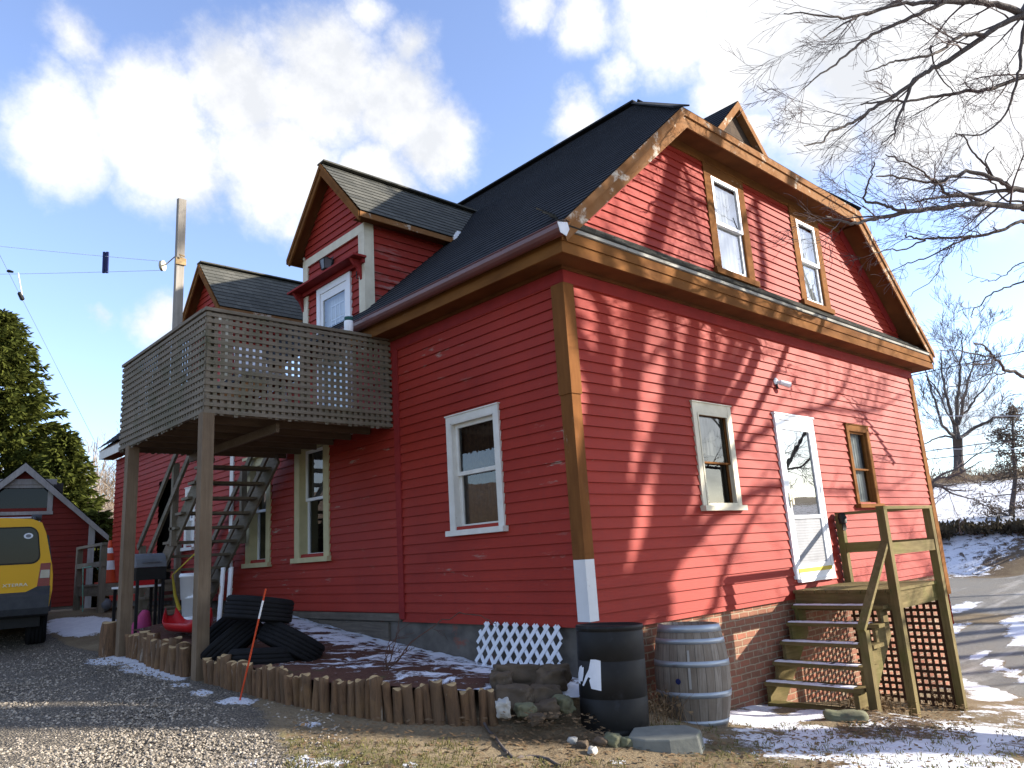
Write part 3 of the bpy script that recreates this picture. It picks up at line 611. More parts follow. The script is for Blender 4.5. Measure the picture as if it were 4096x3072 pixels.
# ---- windows
def window(O,U,N,u0,u1,z0,z1,cas,frame,depth=.03,cw=.10,top=.10,sill=.06,sash=None,meet=.5,glassm=None,curtain=None,cz=None,label=None,recess=.05,sillout=.05,head=False,storm=0,rail=.045,double=True):
    """u0..z1 = outer edges of the casing; opening lies inside it"""
    O=Vector(O);U=Vector(U);N=Vector(N)
    def bx(mb,a,b,c,d,n0,n1):    # u a..b, z c..d, normal n0..n1
        p=[O+U*q[0]+Z*q[1]+N*q[2] for q in ((a,c,n0),(b,c,n0),(b,c,n1),(a,c,n1),(a,d,n0),(b,d,n0),(b,d,n1),(a,d,n1))]; mb.hexa(p)
    i0,i1,k0,k1=u0+cw,u1-cw,z0+sill,z1-top
    mb=MB(); bx(mb,u0,i0,z0+sill,z1,-.005,depth); bx(mb,i1,u1,z0+sill,z1,-.005,depth); bx(mb,i0,i1,k1,z1,-.005,depth-.002)
    if head: bx(mb,u0-.05,u1+.05,z1,z1+.045,-.0,depth+.055)
    else: bx(mb,u0-.012,u1+.012,z1+.0005,z1+.014,0,depth+.012)
    # reveals
    bx(mb,i0-.002,i0+.012,k0,k1,-recess-.03,depth-.004); bx(mb,i1-.012,i1+.002,k0,k1,-recess-.03,depth-.004); bx(mb,i0,i1,k1-.012,k1+.002,-recess-.03,depth-.004)
    w=mb.build('window',M[cas],house)
    if label: w['label']=label
    mb=MB(); bx(mb,u0-.03,u1+.03,z0,z0+sill-.001,-recess,depth+sillout); mb.build('sill',M[cas],w)
    zm=k0+(k1-k0)*meet; r=rail
    mb=MB()
    a,b=i0+.012,i1-.012; n0,n1=-recess,-recess+.03
    bx(mb,a,a+r,zm,k1-.012,n0,n1); bx(mb,b-r,b,zm,k1-.012,n0,n1); bx(mb,a+r,b-r,k1-.012-r,k1-.012,n0,n1-.001)
    m0,m1=(n0-.032,n0-.002) if double else (n0,n1)
    bx(mb,a,a+r,k0,zm,m0,m1); bx(mb,b-r,b,k0,zm,m0,m1); bx(mb,a+r,b-r,k0,k0+r*1.35,m0,m1-.001); bx(mb,a+.001,b-.001,zm-r*.5,zm+r*.45,m0+.001,n1-.0015)
    mb.build('sash',M[sash or frame],w)
    mb=MB(); g=(n0+n1)/2-.004
    mb.face([O+U*(a+r*.5)+Z*zm+N*g,O+U*(b-r*.5)+Z*zm+N*g,O+U*(b-r*.5)+Z*(k1-.02)+N*g,O+U*(a+r*.5)+Z*(k1-.02)+N*g])
    g2=(m0+m1)/2-.004
    mb.face([O+U*(a+r*.5)+Z*(k0+.01)+N*g2,O+U*(b-r*.5)+Z*(k0+.01)+N*g2,O+U*(b-r*.5)+Z*zm+N*g2,O+U*(a+r*.5)+Z*zm+N*g2])
    mb.build('pane',M[glassm or 'glass'],w)
    if storm:
        mb=MB(); s=storm; bx(mb,i0+.012,i0+.012+s,k0,k1-.012,depth-.018,depth+.004); bx(mb,i1-.012-s,i1-.012,k0,k1-.012,depth-.018,depth+.004); bx(mb,i0+.012+s,i1-.012-s,k1-.012-s,k1-.012,depth-.018,depth+.003); bx(mb,i0+.012+s,i1-.012-s,k0,k0+s*1.3,depth-.018,depth+.003); mb.build('storm_frame',M[frame],w)
    if curtain:
        mb=MB(); c0,c1=(cz or (k0,k1)); n=36
        P=[]
        for j in range(n+1):
            u=a+.01+(b-a-.02)*j/n; o=-recess-.06+.012*math.sin(j*1.9)+.008*math.sin(j*.7)
            P+= [O+U*u+Z*c0+N*o, O+U*u+Z*c1+N*o]
        mb.faces(P,[(2*j,2*j+2,2*j+3,2*j+1) for j in range(n)]); mb.build('curtain',M[curtain],w,True)
    return w
NB,NA=(0,-1,0),(-1,0,0)
window((0,0,0),X,NB,2.02,2.84,1.955,3.22,'cream','cream',.035,.075,.11,.06,sash='brown',meet=.46,glassm='glass_dark',curtain='curtain',cz=(2.62,3.1),label='cream window with a half raised sash left of the storm door',storm=.022,recess=.03,rail=.022)
window((0,0,0),X,NB,6.05,6.85,1.97,3.235,'brown','brown',.04,.085,.085,.06,sash='brown',meet=.47,glassm='glass',curtain='blind',label='narrow brown framed window right of the storm door',recess=.03,rail=.028)
window((0,0,0),X,NB,2.93,3.93,5.0,6.60,'brown','white',.03,.155,.15,.08,sash='white',meet=.5,glassm='glass_sky',curtain='blind',label='left gable window in a wide brown casing',recess=.0,rail=.05,sillout=.04)
window((0,0,0),X,NB,5.27,6.22,5.0,6.60,'brown','white',.03,.165,.15,.08,sash='white',meet=.5,glassm='glass_sky',curtain='blind',label='right gable window in a wide brown casing',recess=.0,rail=.05,sillout=.04)
window((0,0,0),Y,NA,1.06,1.98,1.85,3.215,'offwhite','offwhite',.04,.082,.085,.06,sash='offwhite',meet=.52,glassm='glass_dim',curtain='shade_brown',label='off white window with dark patterned curtain nearest the house corner',recess=.05,rail=.046)
window((0,0,0),Y,NA,4.73,5.75,1.68,3.48,'yellowcream','white',.035,.145,.14,.07,sash='white',meet=.53,glassm='glass_dark',curtain='curtain',cz=(2.6,3.3),label='tall yellow cream window under the balcony edge',recess=.10)
window((0,0,0),Y,NA,6.57,7.46,1.66,3.42,'yellowcream','white',.035,.14,.12,.07,sash='white',meet=.53,glassm='glass_dark',curtain='curtain',cz=(2.6,3.3),label='tall yellow cream window behind the balcony stair',recess=.10,head=True)
window((0,0,0),Y,NA,9.74,10.26,2.06,3.25,'offwhite','white',.03,.10,.08,.06,sash='white',meet=.5,glassm='glass_dim',curtain='shade_brown',label='small white window behind the balcony stair',recess=.06)

# ---- storm door on the sunlit wall
def bxB(mb,a,b,c,d,n0,n1): mb.box((a,-n1,c),(b,-n0,d))
mb=MB(); bxB(mb,3.90,3.965,1.08,3.22,-.01,.045); bxB(mb,4.912,4.975,1.08,3.22,-.01,.045); bxB(mb,3.965,4.912,3.155,3.221,-.01,.044); bxB(mb,3.88,4.995,3.222,3.245,0,.06); door=mb.build('door',M['white'],house); door['label']='white storm door with tall glass and lower kick panel'
mb=MB(); bxB(mb,3.968,4.055,1.18,3.15,.0,.036); bxB(mb,4.825,4.909,1.18,3.15,.0,.036); bxB(mb,4.055,4.825,3.03,3.149,.0,.035); bxB(mb,4.055,4.825,1.84,1.885,.0,.036); bxB(mb,4.055,4.825,1.18,1.26,.0,.035); mb.build('storm_frame',M['white'],door)
mb=MB(); mb.face([(4.05,-.016,1.88),(4.83,-.016,1.88),(4.83,-.016,3.04),(4.05,-.016,3.04)]); mb.build('pane',M['glass_mirror'],door)
t=NT('ribbed_kick_panel'); wv=t.n('ShaderNodeTexWave',wave_type='BANDS',bands_direction='Z'); wv.inputs['Scale'].default_value=9; t.l(t.coord('Object'),wv.inputs['Vector'])
kp=t.bsdf(t.mix(t.ramp(t.noise(t.coord('Object'),3,5,.6),.3,.7),(.33,.335,.35),(.24,.245,.26)),.8,t.bump(wv.outputs['Fac'],.35,.006),0,.1)
mb=MB(); bxB(mb,4.05,4.83,1.25,1.845,.0,.018); mb.build('kick_panel',kp,door)
mb=MB(); bxB(mb,3.975,4.90,1.155,1.205,.0365,.052); mb.build('yellow_strip',M['yellowstrip'],door)
mb=MB(); bxB(mb,3.96,4.93,1.035,1.078,-.01,.07); bxB(mb,4.0,4.88,1.079,1.154,-.005,.05); mb.build('threshold',M['white'],door)
mb=MB(); bxB(mb,4.0,4.025,1.98,2.18,.037,.05); bxB(mb,4.005,4.02,2.06,2.08,.05,.075); bxB(mb,3.995,4.03,2.02,2.14,.075,.088); mb.build('handle',M['silver'],door)
mb=MB(); bxB(mb,4.05,4.85,1.2,3.1,-.12,-.10); mb.build('inner_door',M['interior'],door)  # dark backing behind the storm glass, doorway shade put into its colour

# ---- dormers on the shaded side
def dormer(yc,hw,door_,label):
    yl,yr=yc+hw,yc-hw; pz=7.60; ez=6.40; ey=1.10; fx=-.21; sl=(pz-ez)/ey; nn=math.hypot(1,sl)
    xm=lambda z:(z-EZ)/SL+EX
    ops=[(4.13,4.93,4.42,5.66)] if door_ else [(yc-.33,yc+.33,4.95,5.85)]
    mb=MB(); clap(mb,(0,0,0),Y,NA,4.42,6.20,yr,yl,ops); clap(mb,(0,0,0),Y,NA,6.33,7.55,lambda z:max(yr,yc-(pz-.13-z)/sl),lambda z:min(yl,yc+(pz-.13-z)/sl),[])
    d=mb.build('dormer',M['clap'],house); d['label']=label
    mb=MB(); clap(mb,(0,yr,0),X,(0,-1,0),4.9,6.44,0,lambda z:max(0.0,xm(z)),[]); mb.build('cheek_wall',M['clap_worn'],d)
    mb=MB(); clap(mb,(0,yl,0),X,(0,1,0),4.9,6.44,0,lambda z:max(0.0,xm(z)),[]); mb.build('cheek_wall',M['clap_worn'],d)
    mb=MB(); mb.box((-.034,yr-.03,4.45),(.0,yr+.125,6.33)); mb.box((-.0335,yr-.0302,4.72),(.125,yr,6.40)); mb.box((-.034,yl-.125,4.45),(.0,yl+.03,6.33)); mb.box((-.0335,yl,4.72),(.125,yl+.0302,6.40)); mb.box((-.036,yr-.02,6.20),(.0,yl+.02,6.331)); mb.build('corner_board',M['cream'],d)
    # roof
    mb=MB(); v1=nn*ey
    def xr(v): return (ez+v*sl/nn-EZ)/SL+EX
    roofplane(mb,(0,yc-ey,ez),-X,(0,1,sl),(0,-sl,1),v1,lambda v:-xr(v)-.04,lambda v:-fx)
    roofplane(mb,(0,yc+ey,ez),X,(0,-1,sl),(0,sl,1),v1,lambda v:fx,lambda v:xr(v)+.04)
    mb.bar((fx,yc,pz+.010),(xr(v1)+.03,yc,pz+.010),.2,.024); mb.build('roof',M['shingle_old'],d)
    mb=MB()
    for s in (-1,1):
        e=lambda k,dd: (yc+s*(ey-.02)*(1-k)-0, ez+ (pz-ez)*k-dd)
        a,b=e(0,.03),e(1,.01)
        mb.prism([(fx,a[0],a[1]),(fx,b[0],b[1]),(fx,b[0],b[1]-.20),(fx,a[0]-s*.04,a[1]-.10)],(.03,0,0))
        mb.prism([(fx-.018,a[0],a[1]+.015),(fx-.018,b[0],b[1]+.0),(fx-.018,b[0],b[1]-.085),(fx-.018,a[0],a[1]-.06)],(.018,0,0))
    mb.build('rake_board',M['brown'],d)
    mb=MB()
    for s in (-1,1):      # rake underside and eave soffit
        mb.face([(fx+.02,yc+s*(ey-.03),ez-.06),(0,yc+s*(ey-.03),ez-.06),(0,yc,pz-.10),(fx+.02,yc,pz-.10)])
        mb.face([(fx+.02,yc+s*(ey-.03),ez-.075),(2.0,yc+s*(ey-.03),ez-.075),(2.0,yc+s*(hw-.02),ez-.06),(fx+.02,yc+s*(hw-.02),ez-.06)])
        mb.face([(0,yc+s*(ey-.03),ez-.05),(1.6,yc+s*(ey-.03),ez-.05),(2.7,yc,pz-.07),(0,yc,pz-.07)])
    mb.build('soffit',M['soffit'],d)
    for s in (-1,1): mb=MB(); mb.box((fx+.0,yc+s*(ey-.03),ez-.09),(1.52,yc+s*(ey-.008),ez-.012)); mb.build('fascia',M['brown_peel'],d)
    return d
d1=dormer(4.57,.87,True,'dormer with door onto the balcony'); d2=dormer(9.42,.87,False,'farther dormer on the shaded roof slope')
# balcony door in the first dormer, hood shelf, brackets
mb=MB(); mb.box((-.045,4.05,3.36),(.0,4.15,5.72)); mb.box((-.045,4.92,3.36),(.0,5.02,5.72)); mb.box((-.044,4.15,5.62),(.0,4.92,5.721)); dd=mb.build('door',M['white'],house); dd['label']='white glazed balcony door in the dormer'
mb=MB(); mb.box((-.03,4.15,3.37),(.0,4.22,5.62)); mb.box((-.03,4.85,3.37),(.0,4.92,5.62)); mb.box((-.029,4.22,5.5),(.0,4.85,5.619)); mb.box((-.029,4.22,3.37),(.0,4.85,3.7)); mb.build('storm_frame',M['white'],dd)
mb=MB(); mb.face([(-.014,4.21,3.65),(-.014,4.86,3.65),(-.014,4.86,5.52),(-.014,4.21,5.52)]); mb.build('pane',M['glass'],dd)
t=NT('lace_door_panel'); 
mb=MB(); mb.box((.06,4.15,3.37),(.08,4.92,5.62)); mb.build('inner_door',M['curtain'],dd)
mb=MB()
for k in range(4): mb.box((.045,4.36+.125*k,4.5),(.059,4.375+.125*k,5.4))
for k in range(5): mb.box((.044,4.36,4.5+.22*k),(.058,4.75,4.515+.22*k))
mb.build('muntin_grille',M['white'],dd)
mb=MB(); mb.box((-.24,3.62,5.785),(-.03,5.60,5.815)); mb.box((-.07,3.66,5.72),(-.03,5.56,5.784))
for y in (3.74,5.44): mb.prism([(-.035,y,5.784),(-.21,y,5.784),(-.15,y,5.70),(-.10,y,5.66),(-.06,y,5.58),(-.035,y,5.5)],(0,.05,0))
mb.build('hood_shelf',M['red_trim'],d1)
mb=MB(); mb.tube([(-.035,3.80,5.62),(-.085,3.80,5.62),(-.085,3.80,5.52),(-.05,3.80,5.52)],.008,6); mb.build('hook',M['black'],d1)
mb=MB(); mb.face([(1.50,3.46,6.43),(1.58,3.46,6.49),(1.72,3.62,6.64),(1.63,3.62,6.57)]); 
mb=MB()
for k in range(7):
    y=3.455+.032*k; xx=(6.40+ (y-3.47)*1.09-EZ)/SL+EX; zz=EZ+(xx-EX)*SL; mb.box((xx-.05,y,zz-.03),(xx+.03+.01*(k%2),y+.031,zz+.035))
fl=mb.build('flashing',M['white'],d1)
# ---- gablet on the far roof slope
gy,gx,gzz=.95,5.80,9.08
mb=MB(); qplane(mb,(gx,gy,gzz-.06),X,Z,[(-1.05,-1.05),(1.5,-1.5),(0,0)]); gb=mb.build('gablet',M['shingle_brown'],house); gb['label']='small shingled gablet behind the hip of the roof'
mb=MB(); s2=math.sqrt(2)
roofplane(mb,(gx-1.35,gy-.12,gzz-1.35),Y,(1,0,1),(-1,0,1),1.35*s2,lambda v:0,lambda v:3.2); roofplane(mb,(gx+1.75,gy-.12,gzz-1.75),-Y,(-1,0,1),(1,0,1),1.75*s2,lambda v:-3.2,lambda v:0); mb.build('roof',M['shingle'],gb)
mb=MB(); mb.prism([(gx-1.3,gy-.13,gzz-1.31),(gx,gy-.13,gzz-.01),(gx,gy-.13,gzz-.17),(gx-1.3,gy-.13,gzz-1.47)],(0,.12,0)); mb.prism([(gx+1.7,gy-.131,gzz-1.71),(gx,gy-.131,gzz-.01),(gx,gy-.131,gzz-.17),(gx+1.7,gy-.131,gzz-1.87)],(0,.122,0)); mb.build('rake_board',M['brown_peel'],gb)
# ---- gutter
mb=MB()
def gut(y0,y1):
    prof=[]
    for k in range(9): a=PI+PI*k/8; prof.append((-.395+.068*math.cos(a),4.655+.095*math.sin(a)))
    prof=[(-.463,4.672)]+prof+[(-.327,4.66)]
    P=[]
    for y in (y0,y1): P+=[(q[0],y,q[1]) for q in prof]
    n=len(prof); mb.faces(P,[(k,k+1,n+k+1,n+k) for k in range(n-1)])
    inn=[(q[0]+( .004 if q[0]>-.395 else -.004)*-1,q[1]+.006) for q in prof]
    P=[]
    for y in (y0,y1): P+=[(q[0],y,q[1]) for q in inn]
    mb.faces(P,[(k+1,k,n+k,n+k+1) for k in range(n-1)]); mb.tube([(-.463,y0,4.672),(-.463,y1,4.672)],.010,6)
gut(-.42,3.60)
for y in (.4,1.3,2.2,3.1): mb.tube([(-.475,y,4.66),(-.33,y,4.66)],.006,5)
gt=mb.build('gutter',M['gutter'],house,False)
mb=MB(); mb.prism([(-.47,-.425,4.67),(-.33,-.425,4.70),(-.31,-.425,4.63),(-.36,-.425,4.55),(-.44,-.425,4.57)],(0,.006,0)); mb.face([(-.47,-.43,4.68),(-.36,-.44,4.72),(-.31,-.33,4.735),(-.42,-.30,4.70)]); mb.face([(-.36,-.44,4.72),(-.26,-.40,4.73),(-.25,-.30,4.76),(-.31,-.33,4.735)]); mb.build('gutter_end',M['metal_grey'],gt)
# chip of bare wood on the frieze
# ---- lamp on the dormer, security light
lx,ly,lz=-.0,4.60,5.98
mb=MB(); mb.box((-.02,4.55,5.97),(.0,4.65,6.12)); mb.bar((-.02,4.6,6.09),(-.11,4.6,6.09),.02,.02); lamp=mb.build('wall_lantern',M['black'],None); tag(lamp,'black wall lantern above the balcony door','lantern')
mb=MB(); c=(-.115,4.6)
def frus(r0,r1,z0,z1): mb.hexa([(c[0]-r0,c[1]-r0,z0),(c[0]+r0,c[1]-r0,z0),(c[0]+r0,c[1]+r0,z0),(c[0]-r0,c[1]+r0,z0),(c[0]-r1,c[1]-r1,z1),(c[0]+r1,c[1]-r1,z1),(c[0]+r1,c[1]+r1,z1),(c[0]-r1,c[1]+r1,z1)])
frus(.075,.02,6.06,6.105); frus(.05,.055,5.90,5.912)
for a in (-1,1):
    for b in (-1,1): mb.bar((c[0]+a*.05,c[1]+b*.05,5.91),(c[0]+a*.072,c[1]+b*.072,6.06),.01,.01)
mb.build('lantern_cage',M['black'],lamp)
mb=MB(); frus(.046,.066,5.913,6.059); mb.build('lantern_glass',M['greengrey'],lamp)
p=ony(3100,1528); 
mb=MB(); M0=Matrix.Translation(p)@Matrix.Rotation(PI/2,4,'X'); mb.lathe([(0,.0),(.055,.0),(.055,.02),(.03,.035),(0,.035)],14,M0); fl=mb.build('security_light',M['white'],None); tag(fl,'small white security light high on the sunlit wall','security light')
mb=MB(); q=p+Vector((.0,-.05,-.01)); mb.tube([p+Vector((0,-.03,0)),q+Vector((.02,-.02,-.015))],.014,8); e=q+Vector((.13,-.09,-.05)); mb.tube([q,q+(e-q)*.12,q+(e-q)*.121,e],[.02,.03,.036,.042],12); mb.build('lamp_head',M['white'],fl)
mb=MB(); mb.tube([p+Vector((-.02,-.02,-.04)),p+Vector((-.01,-.03,-.10))],.018,8); mb.build('motion_sensor',M['black'],fl)
# ------------------------------------------------------------------ balcony
BX,BY0,BY1,BZ=-2.41,3.12,6.05,3.47
bal=thing('balcony','weathered grey wooden balcony with square lattice sides on two tall posts','balcony',(-2.37,4.6,3.3))
def lattice(mb,O,U,N,u0,u1,z0,z1,sp,sw,thk=.010,jit=.004,broken=0.0,N2=1):
    O=Vector(O);U=Vector(U);N=Vector(N)
    def slat(a,b,c,d,n0,n1):
        p=[O+U*q[0]+Z*q[1]+N*q[2] for q in ((a,c,n0),(b,c,n0),(b,c,n1),(a,c,n1),(a,d,n0),(b,d,n0),(b,d,n1),(a,d,n1))]; mb.hexa(p)
    k=0; z=z0
    while z<z1-sw*.5:
        e=random.uniform(-.03,.03)*(u1-u0)*.25; w_=sw*random.uniform(.93,1.05); dz=random.uniform(-jit,jit)
        slat(u0+random.uniform(-.02,.01),u1+random.uniform(-.01,.015),z+dz,z+dz+w_,thk+random.uniform(0,.002),2*thk+random.uniform(0,.002)); z+=sp
    u=u0
    while u<u1-sw*.5:
        if random.random()>broken: slat(u,u+sw,z0-random.uniform(.0,.03),z1-random.uniform(0,.012),0,thk)
        u+=sp*1.02
mb=MB(); lattice(mb,(0,BY0,0),X,(0,-1,0),BX,-.02,3.29,4.44,.078,.044); mb.build('lattice_panel',M['grey_x'],bal)
mb=MB(); lattice(mb,(BX,0,0),Y,(-1,0,0),BY0,BY1,3.29,4.44,.078,.044); mb.build('lattice_panel',M['grey_y'],bal)
mb=MB(); lattice(mb,(0,BY1,0),X,(0,1,0),BX,-1.35,3.29,4.44,.078,.044); mb.build('lattice_panel',M['grey_x'],bal)
mb=MB(); mb.box((BX-.03,BY0-.035,4.441),(-.01,BY0+.075,4.478)); mb.build('cap_rail',M['grey_x'],bal)
mb=MB(); mb.box((BX-.035,BY0+.077,4.442),(BX+.075,BY1,4.479)); mb.build('cap_rail',M['grey_y'],bal)
for (x,y,w_,zb,nm) in ((-2.372,3.165,.125,.30,''),(-2.372,5.66,.135,.50,'')):
    mb=MB(); h=w_/2; zt=3.30
    mb.hexa([(x-h*1.03,y-h*1.03,zb),(x+h*1.03,y-h*1.03,zb),(x+h*1.03,y+h*1.03,zb),(x-h*1.03,y+h*1.03,zb),(x-h,y-h,zt),(x+h,y-h,zt),(x+h,y+h,zt),(x-h,y+h,zt)]); mb.build('post',M['post_z'],bal)
for (x,y) in ((-2.33,3.19),(-2.33,5.95),(-.06,3.19),(-2.33,4.7),(-1.2,3.19),(-1.4,5.98)):
    mb=MB(); mb.box((x-.045,y-.045,3.30),(x+.045,y+.045,4.44)); mb.build('rail_post',M['grey_z'],bal)
mb=MB()
y=BY0+.03
while y<BY1-.1: mb.box((BX+.03,y,BZ),(-.02,y+.135,BZ+.035)); y+=.142
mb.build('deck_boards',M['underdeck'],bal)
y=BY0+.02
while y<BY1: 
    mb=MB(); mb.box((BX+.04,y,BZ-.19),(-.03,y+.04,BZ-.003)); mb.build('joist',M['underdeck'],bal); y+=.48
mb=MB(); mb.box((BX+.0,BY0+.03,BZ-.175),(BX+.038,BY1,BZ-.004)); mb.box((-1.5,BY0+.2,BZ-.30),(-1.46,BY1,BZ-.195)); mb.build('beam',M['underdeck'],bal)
mb=MB(); mb.bar((-2.30,3.16,2.9),(-2.30,3.9,3.2),.09,.05); 
# container standing on the rail
mb=MB(); c=(-.62,BY0+.02,4.479); T=Matrix.Translation(c); mb.lathe([(0,0),(.055,0),(.058,.01),(.058,.13),(.05,.15)],16,T); jar=mb.build('plastic_jar',M['white'],None,True); tag(jar,'white plastic jar with green lid standing on the balcony rail','jar')
mb=MB(); mb.lathe([(.053,.145),(.055,.15),(.055,.19),(.05,.195),(0,.195)],16,T); lid=mb.build('lid',speckle('dark_green_lid',(.02,.09,.08),(.015,.07,.06)),jar,True)
# folding chair on the balcony, seen in glimpses
ch=thing('patio_chair','white patio chair standing behind the balcony lattice','chair',(-1.5,3.75,BZ+.035))
bx,by,b0=-1.5,3.75,BZ+.035
mb=MB(); mb.box((bx-.23,by-.22,b0+.41),(bx+.23,by+.22,b0+.435)); mb.build('seat',M['white'],ch)
mb=MB(); mb.hexa([(bx-.22,by+.21,b0+.45),(bx+.22,by+.21,b0+.45),(bx+.22,by+.23,b0+.45),(bx-.22,by+.23,b0+.45),(bx-.2,by+.33,b0+.86),(bx+.2,by+.33,b0+.86),(bx+.2,by+.35,b0+.86),(bx-.2,by+.35,b0+.86)]); mb.build('backrest',M['white'],ch)
for a in (-1,1):
    for b in (-1,1):
        mb=MB(); mb.bar((bx+a*.2,by+b*.19,b0+.41),(bx+a*.23,by+b*.23,b0),.035,.03,(1,0,0)); mb.build('leg',M['white'],ch)
# clothes line post, pulley, line
mb=MB(); mb.hexa([(-2.345,4.34,3.42),(-2.25,4.34,3.42),(-2.25,4.42,3.42),(-2.345,4.42,3.42),(-2.345,4.34,6.31),(-2.25,4.34,6.31),(-2.25,4.42,6.33),(-2.345,4.42,6.33)]); lp=mb.build('clothesline_post',wood('bleached_grey_post',(.36,.33,.29),(.24,.215,.18),2,c3=(.12,.10,.08),t3=(.7,.78)),None); tag(lp,'bare grey wooden post rising above the balcony lattice','post')
mb=MB(); mb.box((-2.36,4.32,5.41),(-2.235,4.345,5.50)); mb.tube([(-2.30,4.30,5.49),(-2.33,4.30,5.53),(-2.26,4.30,5.52)],.01,5); mb.build('cleat',M['logend'],lp)
pl=Vector((-2.34,4.55,5.40)); plc=onx(650,1063,-2.34)
mb=MB(); Mx=Matrix.Translation(plc)@Matrix.Rotation(R(46),4,'Z')@Matrix.Rotation(PI/2,4,'X'); mb.lathe([(0,-.012),(.062,-.012),(.07,-.018),(.058,0),(.07,.018),(.062,.012),(0,.012)],20,Mx); pul=mb.build('clothesline_pulley',M['cream'],None,True); tag(pul,'round cream pulley hooked to the tall grey post','pulley')
mb=MB(); mb.tube([plc,plc+Vector((.02,-.08,.0)),Vector((-2.31,4.40,plc.z+.01))],.008,6); mb.build('hook',M['chrome'],pul)
e1=at(-700,905,13.0); e2=at(-700,1098,13.0)
def sag(a,b,s,n=14): return [a+(b-a)*(k/n)-Z*(4*s*(k/n)*(1-k/n)) for k in range(n+1)]
up_,dn_=plc+Z*.062,plc-Z*.062
for a,b,nm in ((up_,e1,'upper clothesline running left from the cream pulley'),(dn_,e2,'lower clothesline running left from the cream pulley')):
    mb=MB(); mb.tube(sag(a,b,.03),.0035,5); tag(mb.build('clothesline',M['wire_white'],None),nm,'clothesline')
f=.30; a=up_+(e1-up_)*.135; b=dn_+(e2-dn_)*.135
mb=MB()
for s in (-.022,.022): 
    o=RX*s; mb.bar(a+o+Z*.05,b+o-Z*.03,.026,.03,(RX.x,RX.y,0))
tag(mb.build('line_spacer',M['blue'],None),'dark blue spacer clipped between the two clotheslines','line spacer')
q0=at(50,1083,10.3); q1=at(72,1092,10.3); q2=at(92,1203,10.3)
mb=MB(); mb.tube([q1,q1+(q2-q1)*.35,q2],.009,6); rod=mb.build('line_prop',M['wire_white'],None); tag(rod,'thin white rod with dark ends dangling from the clothesline','line tool')
mb=MB(); mb.tube([at(76,1168,10.3),at(78,1172,10.3),at(90,1198,10.3),at(92,1202,10.3)],[.012,.028,.028,.012],8); mb.tube([at(28,1085,10.3),at(34,1084,10.3),at(52,1088,10.3)],[.012,.022,.014],8); mb.build('handle',M['black'],rod)
# ------------------------------------------------------------------ stair under the balcony
stair=thing('balcony_stair','dark open wooden stair climbing under the balcony','stair',(-.7,8.8,1.0))
for x in (-.20,-1.20):
    mb=MB(); mb.bar((x,6.0,3.30),(x,8.92,.92),.04,.26); mb.build('stringer',M['grey_y'],stair)
for k in range(11):
    z=3.36-.205*(k+1); y=6.16+.244*k; mb=MB(); mb.box((-1.29,y-.02,z-.04),(-.13,y+.25,z)); mb.build('tread',M['grey_x'],stair)
for x,ys in ((-1.245,(7.30,8.72)),(-.155,(7.3,8.72))):
    for y in ys:
        zt=3.36-.84*(y-6.16); mb=MB(); mb.box((x-.045,y-.045,zt-.35 if y<8 else .7),(x+.045,y+.045,zt+.92)); mb.build('post',M['grey_z'],stair)
    for dz,y0 in ((.92,6.1),(.34,6.1)):
        y1=8.76; mb=MB(); xx=x-.055 if x<-.7 else x+.055
        mb.bar((xx,y0,3.36-.84*(y0-6.16)+dz),(xx,y1,3.36-.84*(y1-6.16)+dz),.04,.09); mb.build('handrail',M['grey_y'],stair)
# ------------------------------------------------------------------ side porch on the sunlit wall
por=thing('side_porch','mossy treated wood porch with steps, railing and lattice skirt at the storm door','porch',(4.5,-.6,.95))
LX0,LX1,LY,LZ=3.80,5.31,-1.20,.955
mb=MB(); y=-.035
while y>LY: mb.box((LX0-.03,max(y-.134,LY-.02),LZ-.035),(LX1+.02,y,LZ)); y-=.142
mb.build('landing',M['deck_x'],por)
for nm,a,b,ax in (('rim_board',(LX0,LY+.04,LZ-.24),(LX0+.04,-.04,LZ-.036),'y'),('rim_board',(LX0+.0,LY,LZ-.235),(LX1,LY+.039,LZ-.0365),'x'),('rim_board',(LX1-.04,LY+.04,LZ-.24),(LX1,-.04,LZ-.036),'y'),('joist',(4.5,LY+.04,LZ-.22),(4.54,-.04,LZ-.036),'y')):
    mb=MB(); mb.box(a,b); mb.build(nm,M['deck_'+ax],por)
for (x,y,z0,z1) in ((3.835,-1.246,-.75,1.86),(5.272,-1.246,-.9,1.86),(5.265,-.085,.956,1.865)):
    mb=MB(); h=.046; mb.box((x-h,y-h,z0),(x+h,y+h,z1)); mb.build('post',M['deck_z'],por)
for a,b,w_,h in (((3.79,-1.246,1.88),(5.32,-1.246,1.88),.09,.038),((5.265,-1.20,1.879),(5.265,-.04,1.886),.088,.038)):
    mb=MB(); mb.bar(a,b,w_,h); mb.build('top_rail',M['deck_x' if abs(a[1]-b[1])<.1 else 'deck_y'],por)
mb=MB(); mb.bar((3.882,-1.262,1.405),(5.225,-1.262,1.405),.038,.135); mb.build('mid_rail',M['deck_x'],por)
mb=MB(); mb.bar((5.245,-1.199,1.42),(5.245,-.132,1.42),.038,.135); mb.build('mid_rail',M['deck_y'],por)
mb=MB(); mb.box((2.86,-1.275,-.45),(2.95,-1.185,.60)); mb.build('post',M['deck_z'],por)
mb=MB(); mb.bar((2.845,-1.232,.60),(3.80,-1.232,1.47),.088,.04); mb.build('handrail',M['deck_x'],por)
TZ=[.785,.600,.405,.205,.018]; TX=[3.65,3.47,3.26,3.035,2.80]
